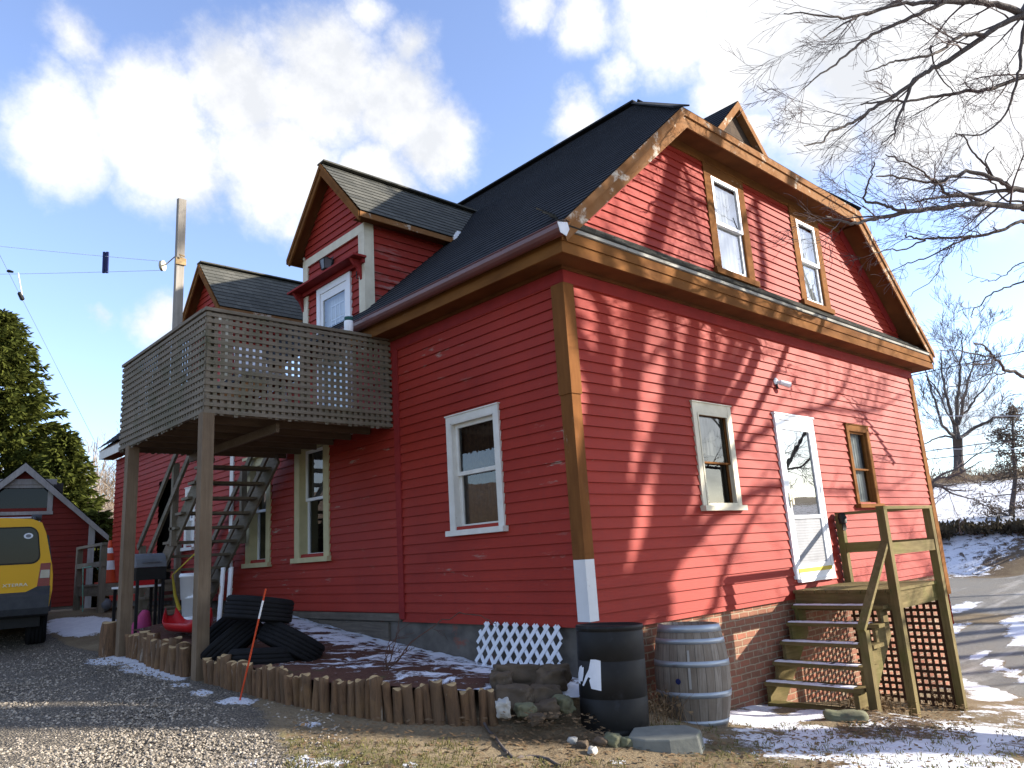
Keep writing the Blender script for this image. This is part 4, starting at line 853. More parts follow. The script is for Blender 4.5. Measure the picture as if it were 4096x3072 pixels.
for z,x in zip(TZ,TX):
    mb=MB(); mb.box((x,-1.16,z-.04),(x+.27,-.05,z)); tr=mb.build('tread',M['deck_y'],por)
    mb=MB(); n=26; P=[]
    for k in range(n+1):
        yy=-.07-(.86+.14*random.random())*1.02*k/n if k<n else -1.0+random.uniform(-.08,.06)
        e0=x+.006+.012*random.random(); e1=x+.10+.05*noise.noise((k*.35,z*9,2))+.03*random.random()
        P+=[(e0,yy,z+.001),(e0+.006,yy,z+.013),(e1-.01,yy,z+.013),(e1,yy,z+.001)]
    mb.faces(P,[(4*k+j,4*k+4+j,4*k+5+j,4*k+1+j) for k in range(n) for j in range(3)]); mb.build('snow_strip',M['snow'],tr)
for y in (-.10,-1.10):
    mb=MB(); pts=[(3.80,y,.60),(3.80,y,.90)]
    P=[(3.84,y,.42),(2.80,y,-.34),(2.80,y,-.10)]
    for z,x in zip(TZ[::-1],TX[::-1]): P+=[(x+.02,y,z-.041),(x+.245,y,z-.041)]
    P=[(2.82,y,-.28)]+[(2.82,y,TZ[4]-.041)]+[(TX[4]+.24,y,TZ[4]-.041)]
    for i in (3,2,1,0): P+=[(TX[i]+.03,y,TZ[i]-.041),(TX[i]+.24,y,TZ[i]-.041)]
    P+=[(3.90,y,.44),(3.10,y,-.28)]
    mb.prism(P,(0,.038,0)); mb.build('stringer',M['deck_x'],por)
mb=MB(); mb.box((2.74,-1.2,-.24),(2.90,-.10,-.19)); mb.build('ground_plank',M['deck_y'],por)
mb=MB()
y=-1.17
while y<-.03: mb.box((5.312,y,-.95),(5.320,y+.036,.715)); y+=.084
z=-.86
while z<.69: mb.box((5.3205,-1.18,z),(5.328,-.01,z+.036)); z+=.084
mb.build('lattice_skirt',M['lattice_dark'],por)
g=thing('work_glove','black glove hung on the rear post of the side porch','glove',(5.22,-.13,1.8)); 
mb=MB(); mb.tube([(5.215,-.14,1.89),(5.205,-.15,1.83),(5.20,-.155,1.75)],[.04,.06,.05],9); mb.build('glove_palm',M['black'],g,True)
for k in range(4):
    mb=MB(); a=-.035+.022*k; mb.tube([(5.20+a,-.16,1.76),(5.20+a*1.3,-.165,1.70),(5.20+a*1.4,-.16,1.66-.01*(k in (1,2)))],[.014,.013,.009],6); mb.build('glove_finger',M['black'],g,True)
# ------------------------------------------------------------------ drum and barrel
def lathe_uv(mb,prof,n,T):
    b=len(mb.v)
    for r,z in prof:
        for j in range(n): a=2*PI*j/n; mb.v.append(tuple(T@Vector((r*math.cos(a),r*math.sin(a),z))))
    for i in range(len(prof)-1):
        for j in range(n):
            jj=(j+1)%n; mb.f.append([b+i*n+j,b+i*n+jj,b+(i+1)*n+jj,b+(i+1)*n+j]); mb.m.append(mb.mi)
            mb.uv[len(mb.f)-1]=[(j/n,prof[i][1]),((j+1)/n,prof[i][1]),((j+1)/n,prof[i+1][1]),(j/n,prof[i+1][1])]
DC=Vector((-.31,-.47,.095)); DR=.285
T=Matrix.Translation(DC)@Matrix.Rotation(R(2.2),4,'Y')
pr=[(0,.02),(.255,.02),(.267,0),(.279,.01),(.283,.06),(.278,.07),(.278,.08),(.283,.09),(.285,.30),(.281,.305),(.281,.312),(.285,.317),(.285,.592),(.281,.597),(.281,.604),(.285,.609),(.284,.82),(.279,.828),(.279,.836),(.288,.842),(.29,.868),(.283,.878),(.27,.878),(.262,.862),(0,.858)]
mb=MB(); mb.lathe(pr,56,T); drum=mb.build('plastic_drum',M['black'],None,True); tag(drum,'black plastic drum with a torn white label by the house corner','drum')
bp=drum.data.polygons
va=math.atan2(CAM.y-DC.y,CAM.x-DC.x)       # side of the drum that faces the drive
def dl(zx,zy):
    px,py=1900+zx*.497,2300+zy*.497; s=max(-.995,min(.995,(px-2452)/140)); a=va+math.asin(s); z=.878-(py-2505)*.00207
    return T@Vector((math.cos(a)*(DR+.0035),math.sin(a)*(DR+.0035),z))
mb=MB()
def grid_poly(poly,n=7):    # polygon laid on the drum wall: split in strips so it follows the curve
    xs=sorted({p[0] for p in poly}|{min(p[0] for p in poly)+k*(max(p[0] for p in poly)-min(p[0] for p in poly))/n for k in range(n+1)})
    for k in range(len(xs)-1):
        xa,xb=xs[k]+1e-6,xs[k+1]-1e-6
        def cuts(x):
            c=[]
            for i in range(len(poly)):
                (x0,y0),(x1,y1)=poly[i],poly[(i+1)%len(poly)]
                if (x0-x)*(x1-x)<0: c.append(y0+(y1-y0)*(x-x0)/(x1-x0))
            return sorted(c)
        ca,cb=cuts(xa),cuts(xb)
        for j in range(0,min(len(ca),len(cb))-1,2): mb.face([dl(xa,ca[j+1]),dl(xb,cb[j+1]),dl(xb,cb[j]),dl(xa,ca[j])])
grid_poly([(945,665),(985,664),(1025,672),(1018,897),(938,885),(925,825),(936,806),(918,800),(878,872),(866,868),(897,792),(925,742)])
grid_poly([(848,735),(868,716),(872,732),(886,728),(878,795),(868,838),(852,842),(850,864),(829,858),(835,790)])
mb.build('torn_label',M['paper'],drum)
BC=Vector((.93,-.40,-.075)); T=Matrix.Translation(BC)@Matrix.Rotation(R(2.5),4,'Y'); H=.93
def br(f): return .285+.068*(1-(2*f-1)**2)
mb=MB(); lathe_uv(mb,[(0,.03)]+[(.27,.03),(br(0)-.012,0),(br(0),.004)]+[(br(k/16),H*k/16) for k in range(1,16)]+[(br(1),H-.004),(br(1)-.014,H),(.262,H-.03),(0,H-.035)],64,T); barrel=mb.build('wine_barrel',M['oak'],None,True); tag(barrel,'old grey oak barrel with metal hoops between drum and porch steps','barrel')
for f0,f1 in ((.925,.995),(.815,.865),(.60,.655),(.31,.365),(.05,.10)):
    mb=MB(); mb.lathe([(br(f0)+.001,H*f0),(br(f0)+.0045,H*f0),(br(f1)+.0045,H*f1),(br(f1)+.001,H*f1)],64,T); mb.build('hoop',M['hoop'],barrel,True)
va2=math.atan2(CAM.y-BC.y,CAM.x-BC.x)
mb=MB(); a=va2-R(22); c=T@Vector((math.cos(a)*(br(.47)+.001),math.sin(a)*(br(.47)+.001),H*.47)); Mx=Matrix.Translation(c)@Matrix.Rotation(a,4,'Z')@Matrix.Rotation(PI/2,4,'Y'); mb.lathe([(.018,.0),(.026,.004),(.020,.006)],16,Mx); mb.lathe([(0,.002),(.018,.002)],16,Mx); mb.build('bung',M['blue'],barrel)
mb=MB()
for q in range(2):
    a0=va2+R(-6+q*3.4); 
    P=[]
    for k in range(9): f=.40+.36*k/8; P.append(T@Vector((math.cos(a0)*(br(f)+.002),math.sin(a0)*(br(f)+.002),H*f)))
    if q==0: Pa=P
mb.faces(Pa+P,[(k,9+k,10+k,k+1) for k in range(8)]); mb.build('pale_stave',speckle('pale_oak_stave',(.36,.34,.31),(.27,.25,.22),8,(2,2,.3)),barrel)
# ------------------------------------------------------------------ log edging
ORD=['first','second','third','fourth','fifth','sixth','seventh','eighth','ninth','tenth','eleventh','twelfth','thirteenth','fourteenth','fifteenth','sixteenth','seventeenth','eighteenth','nineteenth','twentieth','twenty first','twenty second','twenty third','twenty fourth','twenty fifth','twenty sixth','twenty seventh','twenty eighth','twenty ninth','thirtieth','thirty first','thirty second','thirty third','thirty fourth','thirty fifth','thirty sixth','thirty seventh','thirty eighth','thirty ninth','fortieth']
def log(x,y,z,r,h,lean,lab,mats=None,grp='upright logs edging the soil bed',splitside=False):
    mb=MB(); n=16; seed=random.uniform(0,99)
    rows_=[-.12,0,.14*h,.3*h,.5*h,.7*h,.87*h,h]
    b=0
    for zz in rows_:
        for j in range(n):
            a=2*PI*j/n; rr=r*(1+.22*noise.noise((math.cos(a)*1.3+seed,math.sin(a)*1.3,zz*2.5))+.10*noise.noise((math.cos(a)*4+seed,math.sin(a)*4,zz*7)))
            if splitside and math.cos(a-va)<-.1: rr*=.45
            t_=zz/h; mb.v.append((x+rr*math.cos(a)+lean[0]*t_,y+rr*math.sin(a)+lean[1]*t_,z+zz+(.012*math.sin(a*2+seed) if zz==h else 0)))
    for i in range(len(rows_)-1):
        for j in range(n): mb.f.append([i*n+j,i*n+(j+1)%n,(i+1)*n+(j+1)%n,(i+1)*n+j]); mb.m.append(0)
    mb.f.append([(len(rows_)-1)*n+j for j in range(n)]); mb.m.append(1)
    o=mb.build('edging_log',[M['logbark'],M['logend']],None); 
    for k,pgn in enumerate(o.data.polygons): pgn.use_smooth=(pgn.material_index==0)
    return tag(o,lab,'log',grp)
RL=[(-1.10,.05),(-1.80,.58),(-2.14,1.22),(-2.33,1.95),(-2.37,2.92)]
tl=sum(poly_len(RL)); s=.04; k=0
bark_words=['rough barked','smooth brown','flaky barked','thick','slim','pale flecked']
while s<tl:
    r=random.choice([.036,.039,.043,.048,.054,.034]); x,y=poly_at(RL,s+r); x+=random.uniform(-.012,.012); y+=random.uniform(-.012,.012)
    ow='thick' if r>.05 else ('slim' if r<.037 else 'medium')
    h=random.uniform(.25,.31)+(.03 if r>.05 else 0)-.03*max(0,s-1.9)
    log(x,y,gz(x,y)-.015,r,h,(random.uniform(-.035,.02),random.uniform(-.02,.03)),f'{ow} upright edging log, {ORD[k]} from the stone pile in the long front row')
    s+=2*r*1.02; k+=1
LL=[(-2.42,3.38),(-2.40,4.2),(-2.33,5.35)]; tl=sum(poly_len(LL)); s=0; k=0
while s<tl:
    r=random.choice([.06,.07,.08,.055]); x,y=poly_at(LL,s+r); h=random.uniform(.26,.36)
    log(x+random.uniform(-.02,.02),y,gz(x,y)-.02,r,h,(random.uniform(-.03,.03),random.uniform(-.02,.02)),f'shaded upright edging log, {ORD[k]} beyond the near balcony post towards the car'); s+=2*r*1.0; k+=1
log(-2.43,5.93,gz(-2.43,5.93)-.03,.125,.43,(.0,.0),'thickest log stump, standing at the foot of the far balcony post',grp=None)
# ------------------------------------------------------------------ stones
import bmesh
def rock(name,c,size,mat,lab,seed,rz=0,flat=1.0,grp=None,sub=4,rough=.36):
    bm=bmesh.new(); bmesh.ops.create_icosphere(bm,subdivisions=sub,radius=1)
    for v in bm.verts:
        p=v.co.copy(); cl=lambda v,m: math.tanh(v/m*1.15)*m*1.12
        q=Vector((cl(p.x,.86),cl(p.y,.86),cl(p.z,.74)))*1.05
        p=q*(1+rough*noise.noise(p*1.3+Vector((seed,seed*.7,0)))+rough*.55*noise.noise(p*2.7+Vector((0,seed,seed)))+.05*noise.noise(p*9+Vector((seed,0,0))))
        v.co=Vector((p.x*size[0],p.y*size[1],p.z*size[2]))
    me=bpy.data.meshes.new(name); bm.to_mesh(me); bm.free(); me.materials.append(mat); me.polygons.foreach_set('use_smooth',[True]*len(me.polygons))
    o=bpy.data.objects.new(name,me); COL.objects.link(o); o.location=c; o.rotation_euler=(random.uniform(-.2,.2),random.uniform(-.2,.2),rz)
    return tag(o,lab,'stone',grp)
SG='field stones piled at the end of the log edging'
rk=[('field_stone',2090,2700,6.75,(.26,.15,.11),'rock','large brown stone directly under the white lattice, upper left of the pile',3,.2),
('field_stone',2205,2712,6.72,(.18,.14,.13),'rock','brown stone at the upper right of the pile beside the black drum',5,.5),
('field_stone',2005,2725,6.5,(.10,.09,.09),'rock','small brown stone touching the tops of the last edging logs',8,.1),
('field_stone',2050,2790,6.35,(.17,.12,.12),'rock','broad brown stone in the middle row of the pile, nearest the logs',13,-.3),
('field_stone',2170,2785,6.45,(.16,.12,.11),'rock','brown stone in the middle row of the pile, nearest the drum',21,.4),
('field_stone',2013,2835,6.05,(.062,.06,.075),'rock_pale','round whitish stone standing beside the last edging log',34,.0),
('field_stone',2100,2840,6.12,(.085,.07,.06),'rock_green','mossy greenish stone at the foot of the pile',55,.3),
('field_stone',2180,2840,6.2,(.13,.10,.09),'rock','dull brown stone low in the pile beside the drum foot',89,.1),
('field_stone',2255,2815,6.3,(.09,.08,.07),'rock_green','flat greenish stone touching the left side of the drum',17,.6),
('field_stone',2145,2875,6.05,(.07,.06,.05),'rock','small tan stone in front of the pile',27,.2)]
for nm,px,py,d,sz,mt,lab,sd,rz in rk: rock(nm,at(px,py,d),sz,M[mt],lab,sd,R(-43)+rz,grp=SG)
# flat slab before the drum
p=G(2655,2985)
mb=MB(); rnd0=random.Random(4); PL=[(-.31,-.10),(-.22,.16),(.02,.20),(.24,.17),(.33,.02),(.26,-.16),(.02,-.21),(-.18,-.19)]; Fx=Vector((RX.x,RX.y,0)).normalized(); Fy=Vector((FW.x,FW.y,0)).normalized()
for lo_,hi_,k_ in ((-.05,.105,1.0),):
    B0=[p+Fx*(a*(k_+.05*rnd0.random()))+Fy*(b*k_)+Z*(lo_+.03*b) for a,b in PL]; T0=[p+Fx*(a*k_*.93)+Fy*(b*k_*.92)+Z*(hi_+.07*b-.02*a) for a,b in PL]; n=len(PL); mb.faces(B0+T0,[tuple(reversed(range(n))),tuple(range(n,2*n))]+[(i_,(i_+1)%n,n+(i_+1)%n,n+i_) for i_ in range(n)])
o=mb.build('flag_stone',M['rock_grey'],None); tag(o,'large flat grey slab on the ground in front of the drum and barrel','stone'); bv_=o.modifiers.new('b','BEVEL'); bv_.width=.012; bv_.segments=2
p=G(3385,2880); rock('field_stone',p+Z*.01,(.22,.14,.09),M['rock_green'],'low rounded tan stone in the snow before the bottom porch step',71,R(-60))
for (px,py,s_,mt,lab,sd) in ((2455,2985,.085,'rock_green','green mossy stone under the front of the drum, left of the slab',43),(2500,2985,.06,'rock_green','smaller mossy stone wedged between green stone and slab',47),(2405,2985,.06,'rock','small dark stone left of the mossy stone under the drum',49),(2370,3015,.042,'rock_pale','little white stone on the soil in front of the drum',53),(2330,2995,.05,'rock','little brown stone left of the drum foot',59),(2290,2975,.045,'rock_pale','little pale stone farthest left in front of the drum',60)):
    p=G(px,py); rock('small_stone',p+Z*s_*.45,(s_,s_*.85,s_*.8),M[mt],lab,sd,sd*.3,sub=3)
# ------------------------------------------------------------------ tyres
def tyre_mesh():
    prof=[]; Rr,wd=.335,.235
    prof+=[(.205,-wd*.40),(.215,-wd*.46),(.26,-wd*.50),(.305,-wd*.485),(.325,-wd*.44)]
    n=5
    for k in range(n):
        z0=-wd*.42+wd*.84*k/n; z1=z0+wd*.84/n-.009
        prof+=[(Rr-.002,z0),(Rr,z0+.004),(Rr,z1-.003),(Rr-.002,z1),(Rr-.011,z1+.002),(Rr-.011,z1+.007)]
    prof+=[(.325,wd*.44),(.305,wd*.485),(.26,wd*.50),(.215,wd*.46),(.205,wd*.40),(.24,wd*.36),(.29,wd*.30),(.30,0),(.29,-wd*.30),(.24,-wd*.36),(.205,-wd*.40)]
    mb=MB(); mb.lathe(prof,56); return mb
ty0=tyre_mesh().build('car_tyre',M['rubber'],None,True)
VT=Vector((math.cos(R(65)),math.sin(R(65)),0)); WT_=Vector((VT.y,-VT.x,0))
def trot(roll,back): return (Matrix.Rotation(R(roll),3,VT)@Matrix.Rotation(R(-back),3,WT_)).to_euler()
TY=[(tuple(at(1037,2437,7.75)),trot(9,4),'tyre lying on top of the pile of black tyres'),
(tuple(at(930,2572,7.9)),trot(-38,7),'tyre leaning at the left of the pile beside the balcony post'),
(tuple(at(1165,2570,7.75)),trot(31,6),'tyre leaning at the right of the pile towards the house'),
(tuple(at(1055,2640,7.55)),trot(3,5),'tyre lying flat at the bottom front of the pile'),
(tuple(at(880,2545,8.35)),trot(-40,7),'tyre half hidden at the back of the pile')]
for k,(c,rot,lab) in enumerate(TY):
    o=ty0 if k==0 else copy_tree(ty0); o.location=c; o.rotation_euler=rot; tag(o,lab,'tyre','pile of old tyres by the balcony post')
# ------------------------------------------------------------------ marker stake, white lattice scrap, sled, shrub
b=G(958,2808); tp=at(1063,2356,(b-CAM).dot(FW)-.06)
mb=MB(); mb.tube([b-Z*.1,b,b+(tp-b)*.74],.0078,8); st_=mb.build('marker_stake',M['orange'],None); tag(st_,'thin orange marker stake with a white band before the logs','stake')
mb=MB(); mb.tube([b+(tp-b)*.741,b+(tp-b)*.90],.0083,8); mb.build('white_band',M['white'],st_)
mb=MB(); mb.tube([b+(tp-b)*.901,tp],.0079,8); mb.build('stake_tip',M['orange'],st_)
# lattice scrap leaning on the foundation, diagonal slats, ragged edges
mb=MB(); 
Wd,Ht=1.20,.50; O=Vector((-.16,1.52,.44)); U=Vector((.03,-1,-.015)).normalized(); Vv=Vector((.16,0,1)).normalized(); Nn=U.cross(Vv)*1
def dslat(sgn,n0):
    off=-Ht
    while off<Wd+Ht:
        ts=[]
        a=(off,0); bq=(off+sgn*Ht*.78,Ht) 
        # clip to the ragged panel
        P=[]; 
        for k in range(25):
            f=k/24; u=a[0]+(bq[0]-a[0])*f; v=a[1]+(bq[1]-a[1])*f
            ok=.0<u<Wd and not (u<.10 and v>.42) and not (.30<u<.52 and v<.10) 
            P.append((u,v,ok))
        i=0
        while i<25:
            if P[i][2]:
                j=i
                while j+1<25 and P[j+1][2]: j+=1
                if j>i+1:
                    A=O+U*P[i][0]+Vv*P[i][1]+Nn*n0; B=O+U*P[j][0]+Vv*P[j][1]+Nn*n0; mb.bar(A,B,.040,.007,tuple(Nn))
                i=j+1
            else: i+=1
        off+=.142
dslat(1,.0); dslat(-1,-.0075)
tag(mb.build('lattice_scrap',M['lattice_white'],None),'broken white diagonal lattice leaning on the foundation','lattice')
# red sled
mb=MB(); sc=Vector((-1.98,4.62,.97)); n=20; P=[]
for k in range(n+1):
    f=k/n; w_=.20*(math.sin(PI*min(1,max(.02,f*.96+.02)))**.45); yy=-.55+1.1*f; zz=.16*max(0,(abs(f-.5)-.36)/.14)**2
    for j in range(9): q=-1+2*j/8; P.append((sc.x+q*w_,sc.y+yy,sc.z+zz+.10*abs(q)**5))
mb.faces(P,[(k*9+j,k*9+j+1,k*9+10+j,k*9+9+j) for k in range(n) for j in range(8)])
sl_=mb.build('plastic_sled',M['redplastic'],None,True); tag(sl_,'red plastic sled lying behind the log edging','sled')
sm=sl_.modifiers.new('t','SOLIDIFY'); sm.thickness=.012
# ------------------------------------------------------------------ yellow car
fw=Vector((.208,.978,0)).normalized(); rt=Vector((fw.y,-fw.x,0))
wr=at(140,2583,11.5); CB=wr-rt*.76-fw*.62; CB.z=wr.z
CM=Matrix(((rt.x,fw.x,0,CB.x),(rt.y,fw.y,0,CB.y),(0,0,1,CB.z),(0,0,0,1)))
car=thing('parked_car','yellow off road car parked with its rear to the house yard','car',tuple(CB))
def cbuild(mb,name,mat,par=None,smooth=False):
    mb.v=[tuple(CM@Vector(p)) for p in mb.v]; return mb.build(name,mat,par or car,smooth)
def sect(y,pr): return [(x,y,z) for x,z in pr]+[(-x,y,z) for x,z in pr[::-1]]
low=[(.80,.53),(.875,.60),(.90,.80),(.895,1.02),(.875,1.17)]
full=low+[(.845,1.30),(.775,1.62),(.72,1.755),(.62,1.80),(.30,1.825)]
rear=[(x*.985,z) for x,z in full]
hood=[(.80,.53),(.875,.60),(.895,.80),(.89,1.0),(.86,1.10),(.80,1.13),(.70,1.15),(.6,1.16),(.5,1.165),(.25,1.17)]
front=[(x*.93,.44+(z-.44)*.9) for x,z in hood]
ST=[(.0,rear),(.05,full),(2.55,full),(3.25,hood),(4.2,hood),(4.42,front)]
mb=MB(); n=len(full)*2
for y,p in ST: mb.v+=sect(y,p)
for i in range(len(ST)-1):
    for j in range(n): mb.f.append([i*n+j,i*n+(j+1)%n,(i+1)*n+(j+1)%n,(i+1)*n+j]); mb.m.append(0)
mb.f.append(list(range(n))); mb.m.append(0); mb.f.append([(len(ST)-1)*n+j for j in reversed(range(n))]); mb.m.append(0)
body=cbuild(mb,'body',M['yellow']); bv=body.modifiers.new('b','BEVEL'); bv.width=.045; bv.segments=3; bv.limit_method='ANGLE'; bv.angle_limit=R(28)
def rrect(x0,x1,z0,z1,r,n=6,skew=0.0):
    P=[]
    for cx,cz,a0 in ((x1-r,z1-r,0),(x0+r,z1-r,90),(x0+r,z0+r,180),(x1-r,z0+r,270)):
        for k in range(n+1):
            a=R(a0+90*k/n); P.append((cx+r*math.cos(a),cz+r*math.sin(a)))
    return [(x*(1-skew*(z-z0)),z) for x,z in P]
mb=MB(); mb.prism([(x,-.006,z) for x,z in rrect(-.745,.745,1.215,1.715,.11,6,.16)],(0,.012,0)); win=cbuild(mb,'rear_window',M['carglass'])
mb=MB(); mb.prism([(x,-.004,z) for x,z in rrect(-.765,.765,1.195,1.735,.125,6,.16)],(0,.006,0)); cbuild(mb,'window_seal',M['black'])
mb=MB(); sx,sz=.585,1.60; mb.prism([(sx+.058*math.cos(2*PI*k/20),-.009,sz+.042*math.sin(2*PI*k/20)) for k in range(20)],(0,.002,0)); s_=cbuild(mb,'sticker',M['paper'],win)
mb=MB(); mb.prism([(sx+.034*math.cos(2*PI*k/20),-.0105,sz+.024*math.sin(2*PI*k/20)) for k in range(20)],(0,.001,0)); cbuild(mb,'sticker_centre',M['greengrey'],win)
for s in (-1,1):
    mb=MB(); mb.prism([(s*.735,-.012,.855),(s*.892,-.012,.865),(s*.888,-.012,1.20),(s*.765,-.012,1.195)],(0,.06,0)); tl_=cbuild(mb,'tail_light',M['tail'])
    mb=MB(); mb.prism([(s*.762,-.02,.985),(s*.885,-.02,.985),(s*.884,-.02,1.10),(s*.772,-.02,1.10)],(0,.012,0)); cbuild(mb,'reverse_lens',M['clearlens'],tl_)
    mb=MB(); mb.prism([(s*.905,.30,1.22),(s*.905,1.05,1.22),(s*.83,1.0,1.62),(s*.84,.36,1.62)],(-s*.03,0,0)); mb.prism([(s*.905,1.12,1.22),(s*.905,2.0,1.22),(s*.83,2.0,1.66),(s*.83,1.10,1.66)],(-s*.03,0,0)); mb.prism([(s*.905,2.08,1.22),(s*.905,2.75,1.22),(s*.83,2.45,1.66),(s*.83,2.08,1.66)],(-s*.03,0,0)); cbuild(mb,'side_window',M['carglass'])
    mb=MB(); mb.prism([(s*.89,-.02,.50),(s*.93,.05,.50),(s*.93,.45,.62),(s*.90,.45,.86),(s*.90,.02,.86)],(-s*.1,0,0)); cbuild(mb,'wheel_arch_trim',M['carplastic'])
    mb=MB(); mb.tube([(s*.64,.12,1.80),(s*.64,.2,1.885),(s*.64,2.2,1.89),(s*.64,2.35,1.82)],.022,8); cbuild(mb,'roof_rail',M['carplastic'])
mb=MB(); P=[(-.9,.0,.45),(-.9,-.09,.48),(-.9,-.13,.57),(-.9,-.12,.74),(-.9,-.02,.80),(-.9,.05,.80),(-.9,.05,.45)]; mb.prism(P,(1.8,0,0)); bm_=cbuild(mb,'rear_bumper',M['carplastic'])
for s in (-1,1):
    mb=MB(); mb.prism([(s*.60,-.02,.80),(s*.90,-.02,.80),(s*.90,-.02,.87),(s*.74,-.02,.87)],(0,.06,0)); cbuild(mb,'bumper_corner',M['carplastic'],bm_)
mb=MB(); mb.box((-.80,.12,.30),(.80,4.0,.54)); cbuild(mb,'underbody',M['black'])
mb=MB(); mb.tube([(-.75,.35,1.885),(.66,.35,1.885)],.02,8); mb.tube([(-.75,1.35,1.885),(.70,1.35,1.885)],.02,8); cbuild(mb,'roof_rack',M['chrome'])
mb=MB(); mb.tube([(.60,.30,1.885),(.73,.30,1.885)],.05,10); cbuild(mb,'rack_clamp',M['carplastic'])
for s in (-1,1):
    for y in (.62,3.35):
        mb=MB(); Mx=Matrix.Translation((s*.76,y,.372))@Matrix.Rotation(PI/2,4,'Y'); w_=.135
        pr=[(.22,-w_*.9),(.30,-w_),(.345,-w_*.92),(.366,-w_*.7)]
        for k in range(4): z0=-w_*.66+k*w_*.34; pr+=[(.372,z0),(.372,z0+w_*.24),(.36,z0+w_*.27),(.36,z0+w_*.32)]
        pr+=[(.366,w_*.72),(.345,w_*.92),(.30,w_),(.22,w_*.9)]
        mb.lathe(pr,36,Mx); wh=cbuild(mb,'wheel',M['rubber'],None,True)
        mb=MB(); Mx2=Mx@Matrix.Translation((0,0,s*w_*.7)); mb.lathe([(0,.02*s),(.06,.03*s),(.12,.01*s),(.2,.0),(.225,.03*s)],24,Mx2); cbuild(mb,'rim',M['chrome'],wh)
fc=bpy.data.curves.new('badge','FONT'); fc.body='XTERRA'; fc.size=.062; fc.extrude=.004; fc.align_x='RIGHT'; fc.materials.append(M['silver'])
bd=bpy.data.objects.new('badge',fc); COL.objects.link(bd); bd.matrix_basis=CM@Matrix.Translation((.62,-.006,.885))@Matrix.Rotation(PI/2,4,'X')@Matrix.Scale(1.35,4,(1,0,0))
bd.data.materials.clear(); bd.data.materials.append(M['silver'])
bpy.context.view_layer.update(); bme=bpy.data.meshes.new_from_object(bd.evaluated_get(bpy.context.evaluated_depsgraph_get())); bmx=bd.matrix_basis.copy(); bpy.data.objects.remove(bd)
bme.transform(bmx); bd=bpy.data.objects.new('badge',bme); COL.objects.link(bd); attach(bd,car)
mb=MB(); mb.box((-.26,-.012,.90),(.26,.0,1.04)); cbuild(mb,'number_plate_recess',M['black'])
# ------------------------------------------------------------------ shed
SO=at(62,2400,17.5); SO.z=.95; SU=Vector((.978,-.207,0)); SV=Vector((.207,.978,0)); HWd=1.46
shed=thing('shed','small faded red clapboard shed with grey trim behind the car','shed',tuple(SO))
def sp(u,v,z): return SO+SU*u+SV*v+Z*(z-SO.z)
ze,zp=2.93,4.34; ss=(zp-ze)/HWd
so0=SO-Z*SO.z
mb=MB(); clap(mb,so0,SU,-SV,1.08,zp-.05,lambda z:-min(HWd,(zp-z)/ss),lambda z:min(HWd,(zp-z)/ss),[(-.62,.50,3.38,3.98)],.13,.02); clap(mb,so0+SU*HWd,SV,SU,1.08,ze,0,4,[],.13,.02); clap(mb,so0-SU*HWd,SV,-SU,1.08,ze,0,4,[],.13,.02)
mb.face([sp(-HWd,4,1),sp(HWd,4,1),sp(HWd,4,ze),sp(0,4,zp),sp(-HWd,4,ze)]); mb.build('wall',M['clap_shed'],shed)
mb=MB(); mb.prism([sp(-HWd,.03,.5),sp(HWd,.03,.5),sp(HWd,.03,1.09),sp(-HWd,.03,1.09)],SV*3.9); mb.build('foundation',M['parge'],shed)
mb=MB(); ov=.36
for s in (-1,1):
    up_v=Vector((-s*SU.x,-s*SU.y,ss)); nr=Vector((s*SU.x*ss,s*SU.y*ss,1)); Ls=math.hypot(HWd+ov,(HWd+ov)*ss)
    O=so0+SU*(s*(HWd+ov))+Z*(ze-ov*ss+.10)-SV*.22
    if s>0: roofplane(mb,O,SV,up_v,nr,Ls,lambda v:0,lambda v:4.5)
    else: roofplane(mb,O,-SV,up_v,nr,Ls,lambda v:-4.5,lambda v:0)
mb.build('roof',M['shingle'],shed)
mb=MB()
for s in (-1,1):
    a=(s*(HWd+ov),ze-ov*ss+.085); b=(0,zp+.085)
    mb.prism([sp(a[0],-.21,a[1]),sp(b[0],-.21,b[1]),sp(b[0],-.21,b[1]-.19),sp(a[0],-.21,a[1]-.13)],SV*.04)
    mb.face([sp(a[0],-.2,a[1]-.02),sp(a[0],4.2,a[1]-.02),sp(0,4.2,b[1]-.02),sp(0,-.2,b[1]-.02)])
    mb.prism([sp(s*HWd-.07,-.032,1.0),sp(s*HWd+.07,-.032,1.0),sp(s*HWd+.07,-.032,ze+.02),sp(s*HWd-.07,-.032,ze+.02)],SV*.06)
mb.build('trim_board',M['shedtrim'],shed)
mb=MB()
for (u0,u1,z0,z1,d) in ((-.75,.66,3.93,4.06,.06),(-.70,-.60,3.3,3.93,.04),(.49,.60,3.25,3.93,.04),(-.6,.49,3.85,3.93,.035),(-.75,.62,3.22,3.30,.05)): mb.prism([sp(u0,-d,z0),sp(u1,-d,z0),sp(u1,-d,z1),sp(u0,-d,z1)],SV*(d+.02))
wn_=mb.build('window',M['shedtrim'],shed)
mb=MB(); mb.face([sp(-.62,.04,3.28),sp(.5,.04,3.28),sp(.5,.04,3.95),sp(-.62,.04,3.95)]); mb.build('pane',M['carglass'],wn_); 
mb=MB(); mb.face([sp(-.8,.3,3.2),sp(.8,.3,3.2),sp(.8,.3,4.0),sp(-.8,.3,4.0)]); mb.build('room_shade_backing',M['interior'],shed)  # dark sheet for the shed's unlit inside, shade put into its colour
